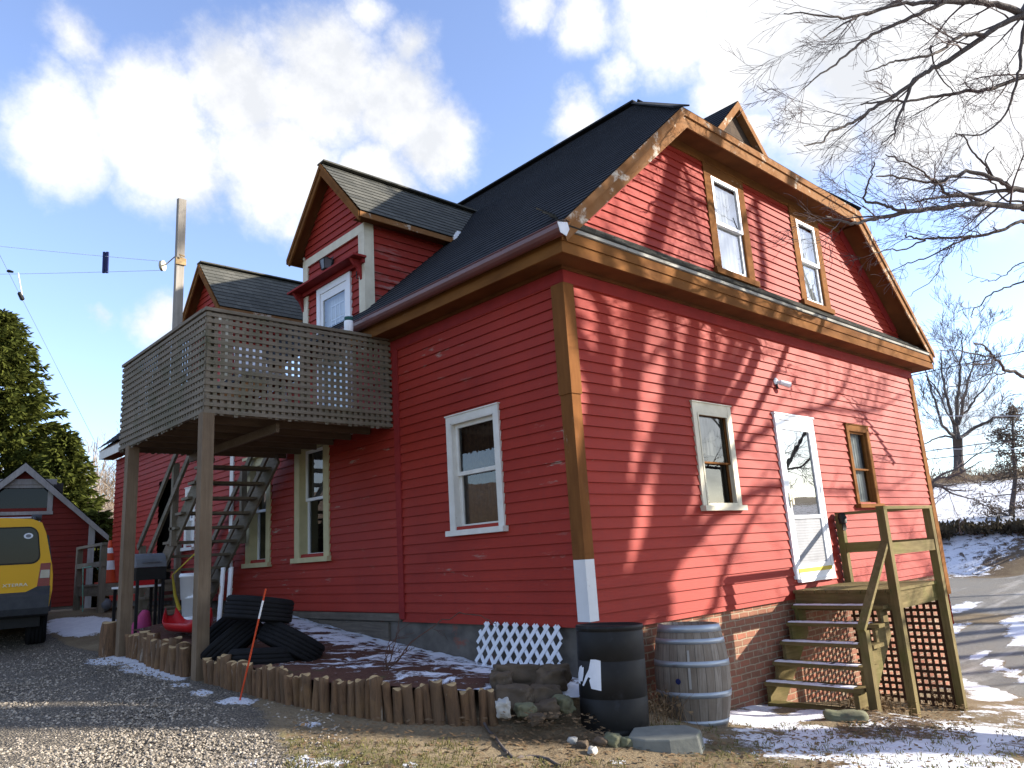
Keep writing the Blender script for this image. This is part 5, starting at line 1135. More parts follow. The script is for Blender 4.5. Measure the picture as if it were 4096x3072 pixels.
# ------------------------------------------------------------------ landing at the wing door with a cone
wp=thing('wing_landing','grey wooden landing with railing at the far end door','landing',(-.8,11,1.0))
lx=-1.40; y0,y1=10.35,11.95; lz=1.55
mb=MB(); 
for k in range(11): mb.box((lx-.02,y0+.145*k,lz-.035),(-.05,y0+.145*k+.138,lz))
mb.build('deck_boards',M['grey_x'],wp)
mb=MB(); mb.box((lx,y0,lz-.21),(lx+.04,y1,lz-.036)); mb.box((lx,y0-.02,lz-.21),(-.05,y0+.02,lz-.036)); mb.build('rim_board',M['grey_y'],wp)
for x,y in ((lx,y0),(lx,y1),(-.1,y0)):
    mb=MB(); mb.box((x-.05,y-.05,.7),(x+.05,y+.05,lz+.68)); mb.build('post',M['grey_z'],wp)
for z in (lz+.70,lz+.35):
    mb=MB(); mb.bar((lx,y0-.08,z),(lx,y1+.08,z),.09,.05 if z>lz+.5 else .09); mb.build('rail',M['grey_y'],wp)
cc=Vector((-1.05,11.25,lz))
mb=MB(); T=Matrix.Translation(cc); mb.lathe([(.16,.03),(.13,.06),(.105,.25)],20,T); mb.lathe([(.083,.42),(.062,.56)],20,T); mb.lathe([(.048,.66),(.03,.78),(.022,.80),(0,.80)],20,T); mb.box((cc.x-.19,cc.y-.19,cc.z),(cc.x+.19,cc.y+.19,cc.z+.03)); cone=mb.build('traffic_cone',M['orange'],None,True); tag(cone,'orange traffic cone with white bands on the far wooden landing','traffic cone')
mb=MB(); mb.lathe([(.105,.25),(.083,.42)],20,T); mb.lathe([(.062,.56),(.048,.66)],20,T); mb.build('white_band',M['white'],cone,True)
p=at(415,2452,13.6); p.z=gz(p.x,p.y); T=Matrix.Translation(p); mb=MB(); mb.lathe([(0,.0),(.07,.01),(.115,.08),(.12,.14),(.09,.21),(.03,.24),(0,.245)],20,T); tag(mb.build('metal_pot',M['greengrey'],None,True),'round grey pot on the ground beside the far landing','pot')
p=at(330,2452,14.0); p.z=gz(p.x,p.y); q=at(332,2270,14.0); mb=MB(); mb.tube([p,q,q+SU*.08+Z*.0,q+SU*.18+Z*.02,q+SU*.25-Z*.05],.010,6); tag(mb.build('plant_hook',M['teal'],None),'thin pale green shepherd hook beside the shed corner','plant hook')
# ------------------------------------------------------------------ clutter under the balcony
gr=thing('barbecue_grill','small grey barbecue grill with rounded hood beside the balcony stair','grill',(-1.75,6.85,1.0))
gc_=at(590,2285,10.8); gx0,gy0,gz0=gc_.x,gc_.y,gc_.z; base=gz(gx0,gy0)
mb=MB(); mb.box((gx0-.2,gy0-.17,gz0-.12),(gx0+.2,gy0+.17,gz0+.05)); mb.build('firebox',M['black'],gr)
mb=MB(); P=[]
for s in (-.2,.2):
    for k in range(11): a=PI*k/10; P.append((gx0+s,gy0+.17*math.cos(a),gz0+.055+.19*math.sin(a)))
mb.faces(P,[(k,k+1,12+k,11+k) for k in range(10)]+[tuple(range(11)),tuple(reversed(range(11,22)))]); mb.build('hood',M['greengrey'],gr)
mb=MB(); mb.tube([(gx0-.12,gy0-.19,gz0+.12),(gx0+.12,gy0-.19,gz0+.12)],.012,6); mb.build('handle',M['chrome'],gr)
for a in (-.17,.17):
    for b in (-.14,.14): 
        mb=MB(); mb.box((gx0+a-.018,gy0+b-.018,base-.03),(gx0+a+.018,gy0+b+.018,gz0-.119)); mb.build('leg',M['black'],gr)
tb=thing('side_table','low white topped table in the shade behind the far balcony post','table',(-1.7,7.8,1.0)); tc=at(552,2345,11.6); b0=gz(tc.x,tc.y)
mb=MB(); mb.box((tc.x-.30,tc.y-.25,tc.z-.02),(tc.x+.30,tc.y+.25,tc.z+.01)); mb.build('table_top',M['white'],tb)
for a in (-.26,.26):
    for b in (-.21,.21): 
        mb=MB(); mb.box((tc.x+a-.02,tc.y+b-.02,b0-.03),(tc.x+a+.02,tc.y+b+.02,tc.z-.021)); mb.build('leg',M['black'],tb)
bx_=thing('cooler','red cooler on the low table behind the far balcony post','cooler',tuple(tc+Z*.01))
mb=MB(); mb.box((tc.x-.22,tc.y-.16,tc.z+.011),(tc.x+.22,tc.y+.16,tc.z+.29)); mb.build('cooler_body',M['redplastic'],bx_)
mb=MB(); mb.box((tc.x-.23,tc.y-.17,tc.z+.291),(tc.x+.23,tc.y+.17,tc.z+.36)); mb.build('lid',M['redplastic'],bx_)
mb=MB(); mb.box((tc.x-.12,tc.y-.163,tc.z+.17),(tc.x+.12,tc.y-.1605,tc.z+.23)); mb.build('label_plate',M['white'],bx_)
p=at(560,2420,11.0); p.z=gz(p.x,p.y); mb=MB(); mb.lathe([(0,0),(.14,.0),(.17,.08),(.13,.22),(.07,.36),(.05,.40),(0,.41)],10,Matrix.Translation(p)@Matrix.Rotation(R(12),4,'Y')); tag(mb.build('plastic_bag',M['pink'],None,True),'pink plastic bag on the ground under the grill','bag')
def bucket(p,lab,r=.14,h=.34):
    mb=MB(); T=Matrix.Translation(p); mb.lathe([(0,.0),(r*.88,0),(r,h-.05),(r*1.06,h-.05),(r*1.06,h-.02),(r*1.0,h-.02),(r*1.0,h),(r*.95,h),(r*.86,.03),(0,.03)],22,T); b=mb.build('bucket',M['white'],None,True); return tag(b,lab,'bucket','white buckets stacked under the stair')
p=at(765,2500,10.2); p.z=gz(p.x,p.y); 
bucket(p,'bottom white bucket of the stack under the balcony stair'); bucket(p+Z*.28+X*.01,'middle white bucket of the stack under the balcony stair',.142); bucket(p+Z*.56-X*.012,'topmost white bucket of the stack under the balcony stair',.15)
for (a,b,wd,lab) in (((868,2585,9.6),(893,2270,9.9),.07,'short grey board leaning under the stair beside the tyres'),((905,2520,10.0),(925,2270,10.4),.075,'taller whitish board leaning by the tall window')):
    A=at(*a); B=at(*b); A.z=gz(A.x,A.y) if False else A.z; mb=MB(); mb.bar(A,B,wd,.02,(1,.2,0)); tag(mb.build('leaning_board',M['primer'],None),lab,'board')
A=at(690,2300,11.2); B=at(790,2205,11.4); mb=MB(); mb.tube([A,B],.011,6); mb.tube([A,at(700,2380,11.2),at(718,2440,11.2)],[.013,.022,.03],6); tag(mb.build('broom',M['yellowstrip'],None),'yellow handled broom leaning below the stair','broom')
# ------------------------------------------------------------------ trees
rnd=random.Random(11)
def rv(s=1.0): return Vector((rnd.gauss(0,1),rnd.gauss(0,1),rnd.gauss(0,1)))*s
def grow(mb,p,d,ln,r,lv,kids=4,wander=.22,bias=Vector((0,0,0)),sides=(6,5,4,3,3),rend=.3,minr=.003,cmin=.25,ang=(.5,1.0),lf=(.45,.75),rf=.55,segl=None):
    n=max(3,int(ln/(segl or .22))) if lv>0 else 3; n=min(n,9); pts=[Vector(p)]; d=d.normalized()
    for k in range(n):
        d=(d+rv(wander/math.sqrt(n)*1.6)+bias*(1.0/n)).normalized(); pts.append(pts[-1]+d*(ln/n))
    rad=[max(minr,r*(1-(1-rend)*k/n)) for k in range(n+1)]
    mb.tube(pts,rad,sides[min(4,max(0,4-lv))] if r<.05 else 7,False)
    if lv<=0: return
    for c in range(kids):
        f=cmin+(1-cmin)*(c+rnd.random())/kids; i=min(n-1,int(f*n)); q=pts[i]+(pts[i+1]-pts[i])*(f*n-i); dd=(pts[i+1]-pts[i]).normalized()
        side=rv(); side=(side-dd*side.dot(dd)).normalized(); a=rnd.uniform(*ang); nd=dd*math.cos(a)+side*math.sin(a)
        grow(mb,q,nd,ln*rnd.uniform(*lf)*(1.15-.45*f),max(minr,rad[i]*rf*rnd.uniform(.8,1.1)),lv-1,kids,wander,bias,sides,rend,minr,cmin,ang,lf,rf,segl)
def spawn(mb,pts,rads,per_m,ln,lv,kids,bias=Vector((0,0,0)),f0=.15,minr=.003,flat=0,rscale=.5,ang=(.4,.95)):
    for i in range(len(pts)-1):
        sl=(pts[i+1]-pts[i]).length; c=sl*per_m; c=int(c)+(1 if rnd.random()<c-int(c) else 0)
        for k in range(c):
            f=rnd.random(); q=pts[i]+(pts[i+1]-pts[i])*f; dd=(pts[i+1]-pts[i]).normalized(); side=rv(); side=(side-dd*side.dot(dd)).normalized(); a=rnd.uniform(*ang)
            r=min(.016,max(minr,(rads[i]+(rads[i+1]-rads[i])*f)*rscale*rnd.uniform(.6,1.1))); grow(mb,q,dd*math.cos(a)+side*math.sin(a),ln*rnd.uniform(.5,1.3),r,lv,kids,.17,bias,minr=minr,segl=.13,ang=(.35,.85),lf=(.42,.72))
def smoothline(P,m=4,wig=.0):
    out=[]
    for i in range(len(P)-1):
        a=P[max(0,i-1)];b=P[i];c=P[i+1];d=P[min(len(P)-1,i+2)]
        for k in range(m):
            t_=k/m; out.append(.5*((2*b)+(c-a)*t_+(2*a-5*b+4*c-d)*t_*t_+(3*b-a-3*c+d)*t_**3)+rv(wig))
    out.append(P[-1]); return out
SUNV=Vector((1.43,-1.2,.69))
maple=thing('maple_tree','huge bare maple whose limbs reach in from the right','tree',(8.8,-8.2,-1.0))
tk=MB(); tw=MB()
def addlimb(P,r0,r1,per_m=2.2,ln=.9,lv=2,kids=4,m=4,wig=.012,bias=Vector((0,0,0)),minr=.0035,bare=.0,pw=1.0):
    P=smoothline(P,m,wig); n=len(P)-1; rad=[r0+(r1-r0)*(k/n)**pw for k in range(n+1)]
    tk.tube(P,rad,8 if r0>.04 else 6,True)
    s=int(n*bare); spawn(tw,P[s:],rad[s:],per_m,ln,lv,kids,bias,minr=minr)
    return P
TB=Vector((8.75,-8.15,-1.25)); T1=Vector((8.95,-8.15,2.2)); T2=Vector((9.35,-8.1,4.3)); T3=Vector((9.45,-8.05,5.0))
trunk=smoothline([TB,Vector((8.8,-8.15,.3)),T1,T2,T3],5,.01); n=len(trunk)-1
tk.tube(trunk,[.80*(1-.1*0) if k==0 else .56-.22*(k/n) for k in range(n+1)],16)
def wl(pts,t0,t1):     # limb of the maple whose shadow was surveyed on the sunlit wall; t = distance towards the sun
    out=[]
    for k,(x,y) in enumerate(pts): out.append(ony(2250+.9042*x,1050+.9042*y)+SUNV*(t0+(t1-t0)*k/max(1,len(pts)-1)))
    return out
U0=Vector((0,0,.25))
addlimb([T2]+wl([(225,1590),(240,1330),(330,960),(430,700),(462,480),(478,300),(485,120)],6.75,6.5),.115,.075,.6,1.2,2,4,bare=.6)
addlimb([T2]+wl([(428,1590),(410,1350),(455,1000),(525,700),(568,480),(582,300),(590,100)],6.75,6.4),.115,.075,.6,1.2,2,4,bare=.6)
addlimb(wl([(500,850),(560,720),(640,590),(700,470),(745,360),(790,200)],6.5,6.2),.12,.07,1.0,1.2,2,4,bare=.4)
addlimb(wl([(740,380),(800,400),(870,408),(960,385),(1040,345),(1090,320)],6.2,6.0),.03,.012,2.5,.8,2,4)
addlimb([T1+Z*1.7]+wl([(110,920),(160,760),(215,610),(300,520),(400,410),(470,360)],7.0,6.7),.065,.045,.9,1.0,2,4,bare=.6)
addlimb(wl([(175,740),(240,640),(285,560),(325,440),(345,340),(330,280)],6.8,6.7),.035,.015,4,.8,2,4,bias=U0)
addlimb(wl([(340,380),(365,310),(395,240),(440,190)],6.7,6.6),.022,.010,5,.6,2,4,bias=U0)
addlimb(wl([(330,360),(300,310),(270,250),(250,190)],6.7,6.6),.018,.008,5,.5,2,4,bias=U0)
addlimb([T2+Z*.4]+wl([(480,1340),(570,1240),(660,1140),(780,1060),(880,1010),(990,980)],6.5,5.9),.10,.055,1.6,1.0,2,4,bare=.3)
addlimb([T1+Z*1.6]+wl([(620,1600),(690,1420),(760,1260),(840,1130),(900,1030),(965,965)],6.5,6.0),.07,.028,2,1.0,2,4,bare=.3)
addlimb([T3]+wl([(540,1240),(640,960),(760,850),(870,760),(960,710),(1100,650),(1300,662),(1420,640),(1490,585)],6.2,5.3),.085,.018,2.6,.9,2,4,bare=.35,bias=U0*.6)
addlimb(wl([(1060,670),(1180,630),(1245,540),(1275,430),(1290,330)],5.6,5.4),.045,.015,3.5,.9,2,4,bias=U0)
addlimb(wl([(960,990),(1100,1010),(1250,1010),(1350,1020),(1450,1000),(1560,930)],5.9,5.3),.035,.012,4,.8,2,4,bias=U0*.6)
addlimb(wl([(1290,800),(1330,700),(1335,640),(1360,560),(1420,500)],5.4,5.2),.02,.008,5,.7,2,4,bias=U0)
addlimb([T2,Vector((10.6,-6.6,3.7)),Vector((12.0,-4.6,3.3)),Vector((13.6,-4.5,3.4)),Vector((15.2,-5.0,3.9))],.05,.012,4.5,.9,2,5,bare=.2)
# upper crown of the tree (its shade falls on the gable and yard)
for k in range(6):
    a=rnd.uniform(-.5,2*PI-.5); d=Vector((math.cos(a)*.8,math.sin(a)*.8,rnd.uniform(.5,1.1))); P=[T3,T3+d*1.6+rv(.1),T3+d*3.2+Z*.4+rv(.3),T3+d*4.8+Z*1.0+rv(.4),T3+d*6.4+Z*1.6+rv(.5)]
    addlimb(P,.13,.03,1.6,1.4,2,4,bias=U0,bare=.35,minr=.005)
def vz(pts,d0,d1,zx=3000,zy=0,sc=.5426): return [at(zx+x*sc,zy+y*sc,d0+(d1-d0)*k/(len(pts)-1)) for k,(x,y) in enumerate(pts)]
Rt=at(4330,-120,11.0)
for a in (Rt,): addlimb([T3,(T3+a)/2+Z*.5,a,at(4096,60,10.6)],.17,.085,.4,1,1,3,bare=.9)
DN=Vector((-.25,.1,-.12))
kw=dict(per_m=2.5,ln=.85,lv=2,kids=5,bias=DN,minr=.0024,m=4,wig=.008)
addlimb([at(4096,60,10.6)]+vz([(1860,170),(1720,270),(1500,430),(1350,500),(1240,570),(1100,680),(950,770),(820,860),(700,930),(590,972),(520,1045),(400,1075)],10.5,9.3),.042,.008,**kw)
addlimb([at(4096,55,10.6)]+vz([(1850,40),(1680,20),(1450,15),(1250,105),(1040,190),(870,280),(740,380),(590,500),(480,580),(380,665)],10.5,9.2),.055,.006,pw=.6,**kw)
addlimb(vz([(1450,15),(1250,20),(1050,45),(850,100),(650,130),(430,100),(250,100)],10.2,9.3),.03,.006,**kw)
addlimb(vz([(1250,-60),(1100,0),(900,95),(780,130),(650,200),(540,280)],10.4,9.6),.028,.006,**kw)
addlimb(vz([(1720,262),(1600,255),(1500,300),(1420,365),(1340,400),(1150,440),(1060,450),(940,500),(850,525)],10.3,9.6),.030,.006,**kw)
addlimb(vz([(1190,630),(1140,760),(1080,890),(1060,980),(970,1070)],10.0,9.7),.026,.006,**kw)
addlimb([at(4250,290,11)]+vz([(2010,570),(1800,650),(1680,670),(1500,690),(1340,715),(1180,740),(1000,745),(820,772)],10.8,10.0),.034,.010,**kw)
addlimb([at(4110,40,10.6)]+vz([(2005,300),(1990,500),(1950,680),(1880,850),(1700,1000),(1510,985)],10.6,10.3),.028,.008,**kw)
addlimb(vz([(1330,340),(1340,410),(1420,600),(1520,690)],10.4,10.4),.015,.006,**kw)
kw.update(per_m=2.9,ln=.80)
lo=at(4330,850,10.9); addlimb([T3,(T3+lo)/2+Z*.15,lo,at(4096,828,10.4)],.12,.062,.3,1,1,3,bare=.9)
addlimb([at(4096,828,10.4)]+vz([(1850,1510),(1700,1500),(1450,1530),(1180,1560),(950,1608),(840,1628),(740,1645),(640,1620),(560,1590)],10.2,8.75),.044,.009,**kw)
addlimb(vz([(1180,1560),(1080,1545),(1000,1515),(920,1495),(845,1480),(850,1400),(890,1290),(912,1190)],9.6,9.3),.022,.008,**kw)
addlimb([at(4150,760,10.8)]+vz([(1950,1395),(1900,1370),(1810,1320),(1650,1262),(1520,1295),(1400,1335),(1300,1342),(1100,1300),(930,1300)],10.6,9.6),.040,.009,**kw)
addlimb(vz([(1720,1490),(1600,1445),(1450,1425),(1390,1350),(1330,1310),(1260,1260),(1130,1190),(1000,1140)],10.2,9.5),.026,.007,**kw)
addlimb(vz([(1950,1400),(1800,1410),(1600,1440),(1400,1455),(1280,1470),(1200,1500)],10.6,9.9),.030,.008,**kw)
addlimb(vz([(1800,1320),(1720,1200),(1640,1120),(1580,1010),(1520,985)],10.6,10.3),.018,.007,**kw)
addlimb([at(4180,800,11)]+vz([(1900,1480),(1800,1360),(1740,1250),(1740,1150),(1800,1080)],10.8,10.4),.016,.007,**kw)
q=lambda pts,d0,d1: vz(pts,d0,d1,3300,700,.482)
kw.update(per_m=2.6,ln=.55)
lo2=at(4330,860,11.6); addlimb([T3,(T3+lo2)/2-Z*.1,lo2,at(4096,886,11.2)],.085,.03,.3,1,1,3,bare=.9)
addlimb([at(4096,886,11.2)]+q([(1580,400),(1400,478),(1200,512),(1050,520),(850,532),(760,525),(680,510),(670,480)],11.1,10.4),.028,.008,**kw)
addlimb(q([(1200,520),(1060,580),(900,662),(750,712),(640,750),(560,795)],11,10.6),.015,.005,**kw)
addlimb(q([(830,540),(680,608),(530,625),(430,645),(365,665)],10.5,10.0),.012,.005,**kw)
addlimb(q([(1050,590),(990,690),(930,820),(820,920),(680,1005)],10.8,10.6),.008,.004,per_m=1,ln=.3,lv=1,kids=3)
addlimb([at(4200,1060,11.4)]+q([(1640,885),(1520,925),(1400,975),(1300,1060),(1235,1120),(1222,1185)],11.3,11),.016,.006,per_m=2,ln=.4,lv=1,kids=3,bias=DN)
addlimb([at(4200,1010,11.4)]+q([(1650,715),(1560,770),(1480,840),(1380,880),(1290,880)],11.3,11),.012,.005,per_m=2.4,ln=.4,lv=1,kids=3)
r5=lambda pts,d0,d1: vz(pts,d0,d1,3300,1300,.3617)
addlimb([at(4200,1560,13)]+r5([(2200,580),(2100,520),(2000,500),(1940,430),(1880,360),(1800,280),(1740,220),(1650,205)],12.8,12.3),.035,.012,**kw)
addlimb(r5([(1875,345),(1760,340),(1600,310),(1430,285),(1250,288)],12.5,12),.016,.006,**kw); addlimb(r5([(1880,370),(1830,420),(1760,440),(1600,435),(1450,470)],12.5,12.1),.018,.006,**kw); addlimb(r5([(2000,505),(1950,550),(1850,530),(1700,600),(1500,660),(1300,700)],12.6,12.2),.014,.005,**kw)
mt=tk.build('trunk',M['bark'],maple,True); mc=tw.build('crown',M['twig'],maple,True)
# ---- second big tree, added out of view so its trunk shades drum, logs and drive
def bigtree(base,h,r,lab,seed,lean=(0,0),nl=8,spread=.75,lr=.42,f0=.55):
    global tk,tw
    rnd.seed(seed); tk=MB(); tw=MB(); b=Vector(base); tr=thing('maple_tree',lab,'tree',base)
    P=[b-Z*.3,b+Z*h*.25+Vector((lean[0]*.3,lean[1]*.3,0)),b+Z*h*.5+Vector((lean[0]*.7,lean[1]*.7,0)),b+Z*h*.72+Vector((lean[0],lean[1],0))]; tp_=smoothline(P,4,.02); n=len(tp_)-1; tk.tube(tp_,[r*(1.3 if k==0 else 1-.45*k/n) for k in range(n+1)],12)
    for k in range(nl):
        s0=tp_[int(n*rnd.uniform(f0,1))]; a=2*PI*k/nl+rnd.uniform(-.3,.3); d=Vector((math.cos(a)*spread,math.sin(a)*spread,rnd.uniform(.5,1.2)))*h*.13
        addlimb([s0,s0+d+rv(.1),s0+d*2+rv(.25)+Z*.2,s0+d*3+rv(.3)+Z*.5,s0+d*4+Z*.9+rv(.3)],r*lr,.03,1.5,1.3,2,3,bias=U0,bare=.25,minr=.006)
    tk.build('trunk',M['bark'],tr,True); tw.build('crown',M['twig'],tr,True); return tr
b1=bigtree((16.45,-14.6,-1.2),22,.66,'added bare maple out of view, its tall trunk shading drum and drive',5,(.15,-.18),8,.75,.2,.88)
b2=bigtree((1.5,-19,-.4),13,.30,'bare maple across the yard behind the camera',6,(.3,.2),7)
for (x,y,rz,lab) in ((6.5,-24,2.0,'second bare maple across the yard behind the camera'),(-4.5,-23,4.1,'bare maple at the far side of the yard behind the camera'),(11,-31,1.0,'bare maple farthest across the yard behind the camera'),(28.5,-9.2,2.6,'bare roadside maple nearest the far side of the house'),(30,-14,5.2,'bare roadside maple beyond the huge one'),(36,-12,3.3,'bare roadside maple farthest along the road')):
    c_=copy_tree(b2); c_.location=(x,y,-.5); c_.rotation_euler=(0,0,rz); tag(c_,lab)
# ---- hill tree
rnd.seed(21); tk=MB(); tw=MB(); d=60
ht=thing('hill_tree','lone bare tree on the snowy hilltop beyond the road','tree',tuple(at(3838,1893,d)))
hb=at(3838,1915,d); tk.tube([hb,at(3836,1880,d),at(3833,1820,d),at(3830,1755,d)],[.8,.40,.34,.36],12)
kw=dict(per_m=.9,ln=3.2,lv=3,kids=4,m=4,wig=.05,minr=.013,bias=Vector((0,0,.5)))
for P,r0 in (([(3832,1760),(3828,1650),(3835,1550),(3845,1450),(3850,1350)],.30),([(3826,1745),(3800,1640),(3780,1560),(3770,1480),(3765,1400)],.24),([(3822,1755),(3770,1700),(3740,1600),(3715,1520),(3690,1440)],.2),([(3836,1760),(3900,1712),(3960,1680),(4040,1665),(4100,1655)],.24),([(3832,1700),(3855,1600),(3880,1500),(3905,1400)],.2),([(3826,1755),(3770,1745),(3720,1765),(3680,1790)],.14),([(3832,1690),(3880,1620),(3930,1560),(3985,1500)],.14),([(3826,1700),(3790,1650),(3750,1560),(3700,1500)],.12)):
    addlimb([at(x,y,d+rnd.uniform(-1.5,1.5)*(k>0)) for k,(x,y) in enumerate(P)],r0*.66,.035,**kw)
tk.build('trunk',M['bark_far'],ht,True); tw.build('crown',M['bark_far'],ht,True)
# ---- pale bare trees left
for (px,d,top,lab,s) in ((345,44,1660,'taller pale bare tree beyond the shed',31),(455,48,1740,'shorter pale bare tree nearest the far balcony post',33)):
    rnd.seed(s); tk=MB(); tw=MB(); b=at(px,2330,d); b.z=gz(b.x,b.y)-.2; tp_=at(px+20,top,d); o=thing('bare_tree',lab,'tree',tuple(b))
    for k in range(5):
        e=tp_+Vector((rnd.uniform(-2.4,2.4),rnd.uniform(-1,1),rnd.uniform(-2.2,.0))); s0=b+(tp_-b)*rnd.uniform(.1,.35); addlimb([b,s0,s0+(e-s0)*.5+rv(.15),e],.10,.02,per_m=.8,ln=1.8,lv=2,kids=4,minr=.012,bias=Vector((0,0,.5)),bare=.3)
    tk.build('trunk',M['bark_pale'],o,True); tw.build('crown',M['bark_pale'],o,True)
# ---- spruces
def spruce(px,pytop,d,rad,lab,s,mat='spruce',dens=1.0,bz=None,nm='spruce_tree',cat='tree'):
    rnd.seed(s); tp_=at(px,pytop,d); b=tp_.copy(); b.z=gz(b.x,b.y)-.2 if bz is None else bz; H=tp_.z-b.z; o=thing(nm,lab,cat,tuple(b))
    mb=MB(); mb.tube([b,b+(tp_-b)*.5,tp_],[.02*H,.012*H,.012],8); mb.build('trunk',M['bark'],o,True)
    lf=MB(); nb=int(170*dens*H/10)
    for k in range(nb):
        f=(k+rnd.random())/nb; f=f**.85; z=b.z+H*(.06+.93*f); rr=rad*(1-f)**.62*rnd.uniform(.75,1.12)+.12; a=k*2.399+rnd.uniform(-.3,.3); c=Vector((math.cos(a),math.sin(a),0)); p0=Vector((b.x,b.y,z))
        m=max(5,int(rr/.10)); prev=p0
        for i in range(1,m+1):
            t_=i/m; p=p0+c*rr*t_+Z*(-.35*rr*t_+.30*rr*t_*t_)+rv(.02)
            if t_<.25 and f<.8: prev=p; continue
            sc_=(.46-.16*t_)*(.75+.3*(1-f))
            for h_ in range(6 if t_>.5 else 4):
                sd=rnd.choice((-1,1)); tdir=(c*rnd.uniform(.5,1.1)+Vector((-c.y,c.x,0))*sd*rnd.uniform(.1,1.0)+Z*rnd.uniform(-.9,.35)).normalized()
                wv=tdir.cross(rv()).normalized()*sc_*rnd.uniform(.12,.20); q0=prev+(p-prev)*rnd.random(); e=q0+tdir*sc_*rnd.uniform(.7,1.3); mid=q0+(e-q0)*.5
                lf.faces([q0,mid+wv,e,mid-wv],[(0,1,2,3)])
            prev=p
        tipn=p0+c*rr
    lf.build('crown',M[mat],o); return o
spruce(18,1235,27,3.3,'tall dark green spruce at the left edge behind the shed',41,dens=2.6)
spruce(262,1720,25,1.75,'shorter spruce between the tall spruce and the pale trees',43,dens=2.6)
spruce(395,2040,22,.95,'small green conifer beside the shed roof edge',47,dens=1.6)
# ---- yellow green brush left, hill woods, bank brush
def brushmass(name,lab,cat,mat,spots,leafsize,n,kind='stuff',up=.6,wid=.22):
    mb=MB()
    for (c,rx,rz) in spots:
        for k in range(n):
            a=rnd.uniform(0,2*PI); r=math.sqrt(rnd.random()); p=Vector((c[0]+math.cos(a)*rx*r,c[1]+math.sin(a)*rx*r,c[2]+rz*rnd.random()*(1.1-.7*r)))
            dv=(rv()+Z*up).normalized()*leafsize*rnd.uniform(.5,1.3); wv=dv.cross(rv()).normalized()*leafsize*wid; mb.faces([p,p+dv*.5+wv,p+dv,p+dv*.5-wv],[(0,1,2,3)])
    o=mb.build(name,M[mat]); return tag(o,lab,cat,kind=kind)
rnd.seed(51); sp_=[]
for k in range(10):
    p=at(rnd.uniform(380,500),2330,rnd.uniform(20,27)); sp_.append(((p.x,p.y,gz(p.x,p.y)-.1),.7,rnd.uniform(1.0,2.2)))
brushmass('roadside_brush','yellow green brush between the shed and the house','brush','brush_green',sp_,.30,900)
rnd.seed(53); mb=MB()
for k in range(520):
    a=R(rnd.uniform(63,88)); r=rnd.uniform(62,185); x,y=CAM.x+math.cos(a)*r,CAM.y+math.sin(a)*r; z=gz(x,y); h=rnd.uniform(4,8); b=Vector((x,y,z-.2))
    tp_=b+Vector((rnd.uniform(-.4,.4),rnd.uniform(-.4,.4),h)); mb.tube([b,tp_],[.09,.02],3,False)
    for j in range(16):
        f=rnd.uniform(.25,1); q0=b+(tp_-b)*f; a2=rnd.uniform(0,2*PI); l=h*.34*(1.2-f*.7); e=q0+Vector((math.cos(a2)*l*.6,math.sin(a2)*l*.6,l*.8)); mb.tube([q0,e],[.04,.012],3,False)
        e2=q0+(e-q0)*.5; mb.tube([e2,e2+Vector((rnd.uniform(-1,1),rnd.uniform(-1,1),rnd.uniform(.4,1.2)))*l*.4],[.025,.01],3,False)
tag(mb.build('hill_woods',M['brush']),'brown bare woods covering the distant hill','woods',kind='stuff')
sp_=[]
for k in range(60):
    a=R(rnd.uniform(8,31)); r=rnd.uniform(38.4,40.2); x,y=CAM.x+math.cos(a)*r,CAM.y+math.sin(a)*r; sp_.append(((x,y,gz(x,y)-.1),rnd.uniform(.4,.8),rnd.uniform(.25,.6)))
brushmass('bank_brush','low dark brush along the top of the road bank','brush','darkbrush',sp_,.28,130)
sp_=[]
for k in range(70):
    a=R(rnd.uniform(6,31)); r=rnd.uniform(63,70); x,y=CAM.x+math.cos(a)*r,CAM.y+math.sin(a)*r; sp_.append(((x,y,gz(x,y)-.2),1.6,rnd.uniform(.5,1.6)))
brushmass('hilltop_brush','thin bare brush along the hilltop','brush','brush',sp_,.5,90,up=1.2,wid=.05)
rnd.seed(61); tk=MB(); tw=MB(); cdr=thing('cedar_tree','scraggly brown cedar on the road bank at the right edge','tree',tuple(at(4050,2135,36)))
cb=at(4050,2150,36); ctp=at(4056,1625,36); cm=[cb,at(4046,2050,36),at(4060,1900,36),at(4050,1760,36),ctp]
addlimb(cm,.16,.03,per_m=.5,ln=.5,lv=1,kids=3,minr=.010); CP=smoothline(cm,8,.02); fol=MB()
for k in range(64):
    f=.12+.86*rnd.random(); p0=CP[int(f*(len(CP)-1))]; a=rnd.uniform(0,2*PI); rr=(1.9*(1-f)**.8+.35)*rnd.uniform(.5,1.15); e=p0+Vector((math.cos(a)*rr,math.sin(a)*rr,rr*rnd.uniform(-.15,.45)))
    P=addlimb([p0,p0+(e-p0)*.5+rv(.08),e],.03,.010,per_m=2.2,ln=.6,lv=1,kids=3,minr=.009,bare=.2)
    for q in P[3:]:
        for h_ in range(9):
            c=q+rv(.13); dv=(rv()+Vector((0,0,.4))).normalized()*rnd.uniform(.10,.22); w=dv.cross(rv()).normalized()*.03; fol.faces([c,c+dv*.5+w,c+dv,c+dv*.5-w],[(0,1,2,3)])
tk.build('trunk',M['bark_far'],cdr,True); n0=len(tw.v); tw.v+=fol.v; tw.f+=[[q+n0 for q in f_] for f_ in fol.f]; tw.m+=[1]*len(fol.f); tw.build('crown',[M['bark_far'],M['cedar']],cdr)
rnd.seed(62); tk=MB(); tw=MB(); ct=thing('bare_shrub_tree','bare forked sapling reaching out from the house edge over the road bank','tree',tuple(at(3740,1965,24)))
b=at(3705,2010,22); b.z=gz(b.x,b.y)
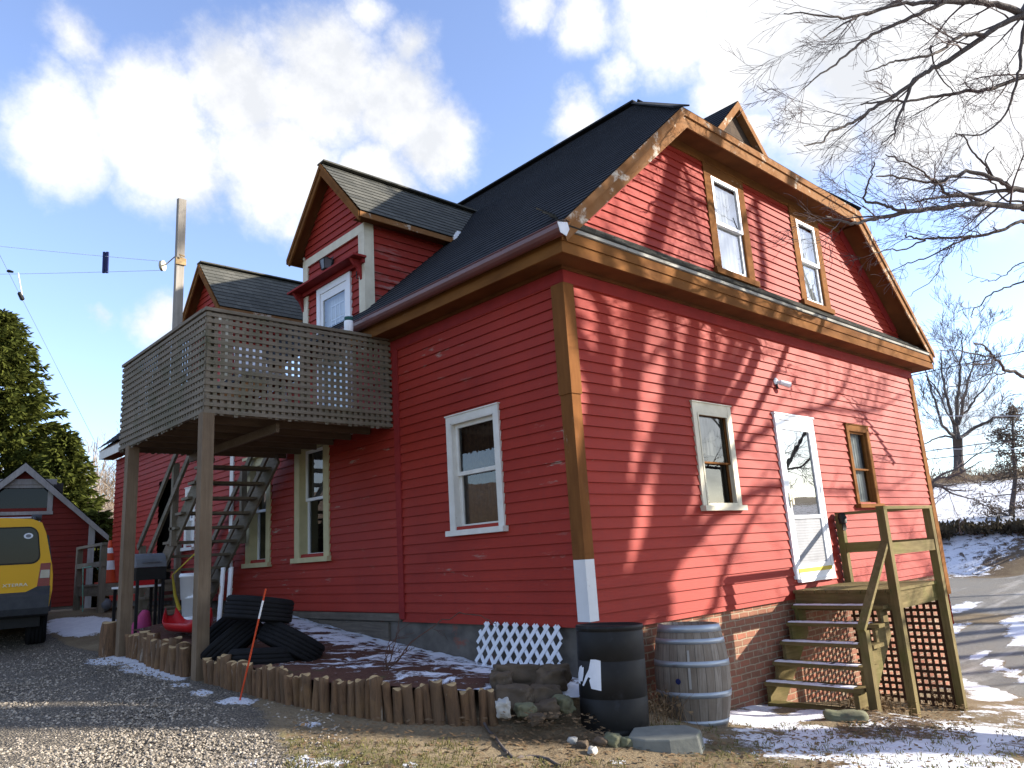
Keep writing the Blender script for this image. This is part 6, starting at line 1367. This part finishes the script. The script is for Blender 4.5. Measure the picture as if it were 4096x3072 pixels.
for e in ((3940,1840),(3990,1760),(3900,1965),(3960,2010),(3860,1930)): addlimb([b,at(3715,1975,22),at((3715+e[0])/2,(1975+e[1])/2-8,22),at(e[0],e[1],22)],.05,.008,per_m=2,ln=.9,lv=2,kids=3,minr=.006,bare=.3)
tk.build('trunk',M['bark_far'],ct,True); tw.build('crown',M['twig'],ct,True)
# ---- utility wires
for k,(a,b,m_,lab) in enumerate((((3560,1520),(4300,1362),'wire','upper dark cable crossing the hill tree crown'),((3600,1820),(4300,1724),'wire','middle dark cable crossing the hill tree trunk'),((3600,1850),(4300,1770),'wire','lowest dark cable crossing the hill tree trunk'),((3560,1664),(4300,1664),'wire_white','bright white line behind the house corner'),((3560,1797),(4300,1795),'wire_white','lower bright white line in front of the cedar'))):
    A=at(*a,28.); B=at(*b,25.5); D_=(B-A); A=A-D_*2.2; B=B+D_*2.2; mb=MB(); mb.tube([A,(A+B)/2-Z*.0,B],.016 if m_=='wire' else .012,5); tag(mb.build('utility_wire',M[m_],None),lab,'cable')
A=at(180,1375,16); B=at(450,1905,22); mb=MB(); mb.tube([A+(A-B)*.6,A,B,B+(B-A)*.15],.0035,5); tag(mb.build('utility_wire',M['greengrey'],None),'thin line slanting down to the far balcony post','cable')
# ------------------------------------------------------------------ low plants and ground litter
rnd.seed(71)
tk=MB(); tw=MB(); sh=thing('bare_shrub','leafless reddish shrub in the snowy bed','shrub',(-.95,1.2,.6))
b=at(1545,2695,7.15); b.z=bedz(b.x,b.y)
for e in ((1590,2540,7.2),(1600,2470,7.3),(1640,2590,7.3),(1560,2560,7.1),(1680,2545,7.35)): 
    E_=at(*e); addlimb([b,b+(E_-b)*.5+rv(.02),E_],.006,.003,per_m=4,ln=.18,lv=1,kids=3,minr=.0022)
addlimb([b,at(1640,2570,7.3),at(1760,2485,7.4),at(1860,2455,7.3),at(1960,2480,7.2),at(1985,2505,7.1)],.006,.0035,per_m=2,ln=.2,lv=1,kids=3,minr=.0022)
mt=tk.build('stem',M['stem'],sh); tw.build('twig',M['stem'],sh)
# scattered stones of the drive
mb=MB(); cnt=0; g_=[(0,0,1),(1,0,0),(0,1,0),(-1,0,0),(0,-1,0),(0,0,-.6)]; gf_=[(0,1,2),(0,2,3),(0,3,4),(0,4,1),(5,2,1),(5,3,2),(5,4,3),(5,1,4)]
la=G(1190,3072); lb=G(1020,2835)
def sdist(x,y): return ((lb.x-la.x)*(y-la.y)-(lb.y-la.y)*(x-la.x))/math.hypot(lb.x-la.x,lb.y-la.y)
tries=0
while cnt<15000 and tries<90000:
    tries+=1
    u=rnd.random(); px=rnd.uniform(-120,1500); py=rnd.uniform(2620,3140)
    p=CAM+ray(px,py)*1.0; r=ray(px,py); tt=(.42-CAM.z)/r.z; x,y=CAM.x+r.x*tt,CAM.y+r.y*tt
    s=sdist(x,y); pr_=1.0 if s>.05 else (.25 if s>-.5 else .05)
    if y>2.3 and x>-2.55: continue
    if rnd.random()>pr_: continue
    z=gz(x,y); sz=rnd.choice((.006,.007,.008,.010,.012,.015))*(1.0+.25*rnd.random()); R3=Matrix.Rotation(rnd.uniform(0,6.28),3,'Z')@Matrix.Rotation(rnd.uniform(-.5,.5),3,'X')
    mb.faces([Vector((x,y,z+sz*.25))+R3@Vector((a*sz*rnd.uniform(.7,1.3),b_*sz*rnd.uniform(.6,1.1),c_*sz*.7)) for a,b_,c_ in g_],gf_); cnt+=1
tag(mb.build('gravel_stones',M['pebble']),'loose grey gravel stones on the drive','gravel',kind='stuff')
def scatter(name,lab,cat,mat,regions,maker,kind='stuff'):
    mb=MB()
    for (x0,x1,y0,y1,n,) in regions:
        for k in range(n):
            px,py=rnd.uniform(x0,x1),rnd.uniform(y0,y1); r=ray(px,py); tt=(-.0-CAM.z)/r.z
            p=CAM+r*tt
            for it in range(3): z=gz(p.x,p.y); tt=(z-CAM.z)/r.z; p=CAM+r*tt
            maker(mb,p)
    return tag(mb.build(name,M[mat]),lab,cat,kind=kind)
def mleaf(mb,p):
    s=rnd.uniform(.012,.032); a=rnd.uniform(0,6.28); d=Vector((math.cos(a),math.sin(a),rnd.uniform(-.1,.35)))*s; w=Vector((-math.sin(a),math.cos(a),rnd.uniform(-.3,.3)))*s*.6; q=p+Z*rnd.uniform(.006,.02); mb.faces([q-d,q+w,q+d,q-w],[(0,1,2,3)])
scatter('fallen_leaves','brown fallen leaves and bark chips on the soil','leaf litter','deadleaf',[(1150,2600,2880,3120,900),(2650,3400,2930,3120,500),(3350,3900,2820,2960,1100),(3000,4096,2900,3110,380),(2000,2450,2850,2980,200)],mleaf)
def mgrass(mb,p):
    for k in range(rnd.randint(2,5)):
        h=rnd.uniform(.012,.042); a=rnd.uniform(0,6.28); q=p+rv(.02); q.z=p.z; d=Vector((math.cos(a)*h*.7,math.sin(a)*h*.7,h)); w=Vector((-math.sin(a),math.cos(a),0))*.003; mb.faces([q-w,q+w,q+d*.6+w*.6+Z*.01,q+d,q+d*.6-w*.6+Z*.01],[(0,1,2,3,4)])
scatter('dry_grass','thin dry winter grass in front of the bed and steps','grass','grass',[(1150,1900,2970,3140,380),(1900,2500,3040,3140,130),(2700,4096,2900,3140,420),(2600,2720,2900,2960,60)],mgrass)
rnd.seed(77); mb=MB()
for (px,py,dd,n,h0) in ((2660,2890,6.9,70,.26),(2600,2905,6.6,30,.16),(3560,2850,8.6,60,.28),(3780,2860,9.6,60,.22),(3440,2840,8.4,40,.25),(2850,2880,7.2,40,.10)):
    b=at(px,py,dd); b.z=gz(b.x,b.y)
    for k in range(n):
        q=b+Vector((rnd.gauss(0,.09),rnd.gauss(0,.09),0)); q.z=gz(q.x,q.y); d_=Vector((rnd.gauss(0,.35),rnd.gauss(0,.35),1)).normalized()*h0*rnd.uniform(.5,1.2); mb.tube([q,q+d_*.6,q+d_+Vector((d_.x,d_.y,-.03))*.5],[.003,.0025,.001],3,False)
        if rnd.random()<.7: 
            c=q+d_*rnd.uniform(.4,1); w=rv().normalized()*.02; v_=rv().normalized()*.02; mb.faces([c-w,c+v_,c+w,c-v_],[(0,1,2,3)])
tag(mb.build('dead_weeds',M['deadleaf']),'dead brown weeds at the drum, barrel and porch posts','weeds',kind='stuff')
P=[G(1930,2895),G(1975,2950),G(2030,3020),G(2065,3040),G(2140,3030),G(2240,3072)]; mb=MB(); mb.tube(smoothline([p+Z*.012 for p in P],4,.004),.012,6); mb.tube([P[2]+Z*.015,P[2]+Vector((-.05,-.04,.03))],.009,6); tag(mb.build('fallen_branch',M['bark'],None,True),'crooked fallen branch lying on the soil before the stone pile','branch')
# ------------------------------------------------------------------ sky, sun, camera
sdir=SUNV.normalized(); el=math.asin(sdir.z); rot=math.atan2(sdir.x,sdir.y)
wd=bpy.data.worlds.new('World'); SC.world=wd; wd.use_nodes=True; nt=wd.node_tree; nt.nodes.clear()
class WT(NT):
    def __init__(s,t_): s.t=t_
t=WT(nt); out=t.n('ShaderNodeOutputWorld'); bg=t.n('ShaderNodeBackground'); bg.inputs[1].default_value=SKY_STRENGTH
sky=t.n('ShaderNodeTexSky',sky_type='NISHITA'); hs=t.n('ShaderNodeHueSaturation'); hs.inputs['Saturation'].default_value=.86; hs.inputs['Value'].default_value=1.34; hs.inputs['Hue'].default_value=.508; sky.sun_disc=False; sky.sun_elevation=el; sky.sun_rotation=rot; sky.air_density=1.0; sky.dust_density=.6; sky.ozone_density=2.2; sky.altitude=100
tc=t.n('ShaderNodeTexCoord'); dirv=tc.outputs['Generated']
nz=t.n('ShaderNodeTexNoise'); nz.inputs['Scale'].default_value=7; nz.inputs['Detail'].default_value=6; nz.inputs['Roughness'].default_value=.62; t.l(dirv,nz.inputs['Vector'])
wp_=t.n('ShaderNodeVectorMath',operation='MULTIPLY_ADD'); t.l(nz.outputs['Color'],wp_.inputs[0]); wp_.inputs[1].default_value=(.10,.10,.10); 
ad=t.n('ShaderNodeVectorMath',operation='ADD'); t.l(dirv,ad.inputs[0]); ad.inputs[1].default_value=(-.05,-.05,-.05); t.l(ad.outputs[0],wp_.inputs[2])
CL=[(230,540,300,.95),(600,440,370,1.0),(950,330,330,1.0),(1300,330,390,1.1),(1600,420,330,1.1),(1750,560,260,1.0),(1500,760,300,1.0),(1100,640,380,1.05),(700,640,330,1.0),(300,150,150,.5),(1470,60,150,.6),(1650,180,170,.62),(1150,850,160,.6),
 (2120,30,150,.7),(2330,90,190,.85),(2680,110,300,1.05),(3100,130,430,1.2),(3550,120,500,1.25),(4000,200,500,1.25),(2290,450,160,.85),(2450,330,110,.6),(2900,370,200,.8),(3250,520,300,.85),(3700,480,380,1.0),(4100,620,330,.85),(3020,560,120,.85),
 (640,1275,150,.72),(420,1280,75,.55),(800,1230,110,.5),(3950,1650,230,.5)]
den=None
for x,y,r,a in CL:
    c=ray(x,y).normalized(); ds=t.n('ShaderNodeVectorMath',operation='DISTANCE'); t.l(wp_.outputs[0],ds.inputs[0]); ds.inputs[1].default_value=c
    v=t.math('MULTIPLY',t.math('SUBTRACT',1.0,t.math('DIVIDE',ds.outputs['Value'],r/FPX*.93*(.86 if x<2000 else .95))),a)
    den=v if den is None else t.math('MAXIMUM',den,v)
# loose cloud elsewhere in the sky
n2=t.noise(dirv,2.3,7,.6); other=t.math('MULTIPLY',t.math('SUBTRACT',n2,.46),2.4)
fwd=t.n('ShaderNodeVectorMath',operation='DOT_PRODUCT'); t.l(dirv,fwd.inputs[0]); fwd.inputs[1].default_value=FW
other=t.math('SUBTRACT',other,t.math('MULTIPLY',t.ramp(fwd.outputs['Value'],.55,.72),2.0)); den=t.math('MAXIMUM',den,other)
f3=t.noise(dirv,16,8,.66); f4=t.noise(dirv,5,4,.5); dd_=t.math('ADD',den,t.math('MULTIPLY',t.math('SUBTRACT',f3,.5),.66))
mask=t.n('ShaderNodeMapRange',interpolation_type='SMOOTHSTEP'); t.l(dd_,mask.inputs[0]); mask.inputs[1].default_value=.0; mask.inputs[2].default_value=.62
cc_=t.mix(t.ramp(t.math('ADD',f4,t.math('MULTIPLY',t.math('SUBTRACT',f3,.5),.5)),.36,.60),CLOUD_DARK,CLOUD_LIT)
t.l(sky.outputs[0],hs.inputs['Color']); col=t.mix(mask.outputs[0],t.mix(1.0,hs.outputs[0],(.90,.97,1.10),'MULTIPLY'),cc_)
t.l(col,bg.inputs[0]); t.l(bg.outputs[0],out.inputs[0])
sl=bpy.data.lights.new('sun','SUN'); sl.energy=SUN; sl.angle=R(.53); sl.color=(1,.92,.80); so=bpy.data.objects.new('sun',sl); COL.objects.link(so); so.rotation_euler=sdir.to_track_quat('Z','Y').to_euler()
cd=bpy.data.cameras.new('camera'); cam=bpy.data.objects.new('camera',cd); COL.objects.link(cam); cd.sensor_width=36; cd.lens=FPX/4096*36; cd.clip_end=3000; cd.clip_start=.05
cam.matrix_world=Matrix(((RX.x,UP.x,-FW.x,CAM.x),(RX.y,UP.y,-FW.y,CAM.y),(RX.z,UP.z,-FW.z,CAM.z),(0,0,0,1))); SC.camera=cam
vs=SC.view_settings; vs.view_transform='Standard'; vs.look='None'; vs.gamma=1; vs.exposure=EXPOSURE; vs.use_curve_mapping=False; SC.display_settings.display_device='sRGB'
SC.cycles.max_bounces=8; SC.cycles.transparent_max_bounces=12; SC.cycles.use_denoising=True
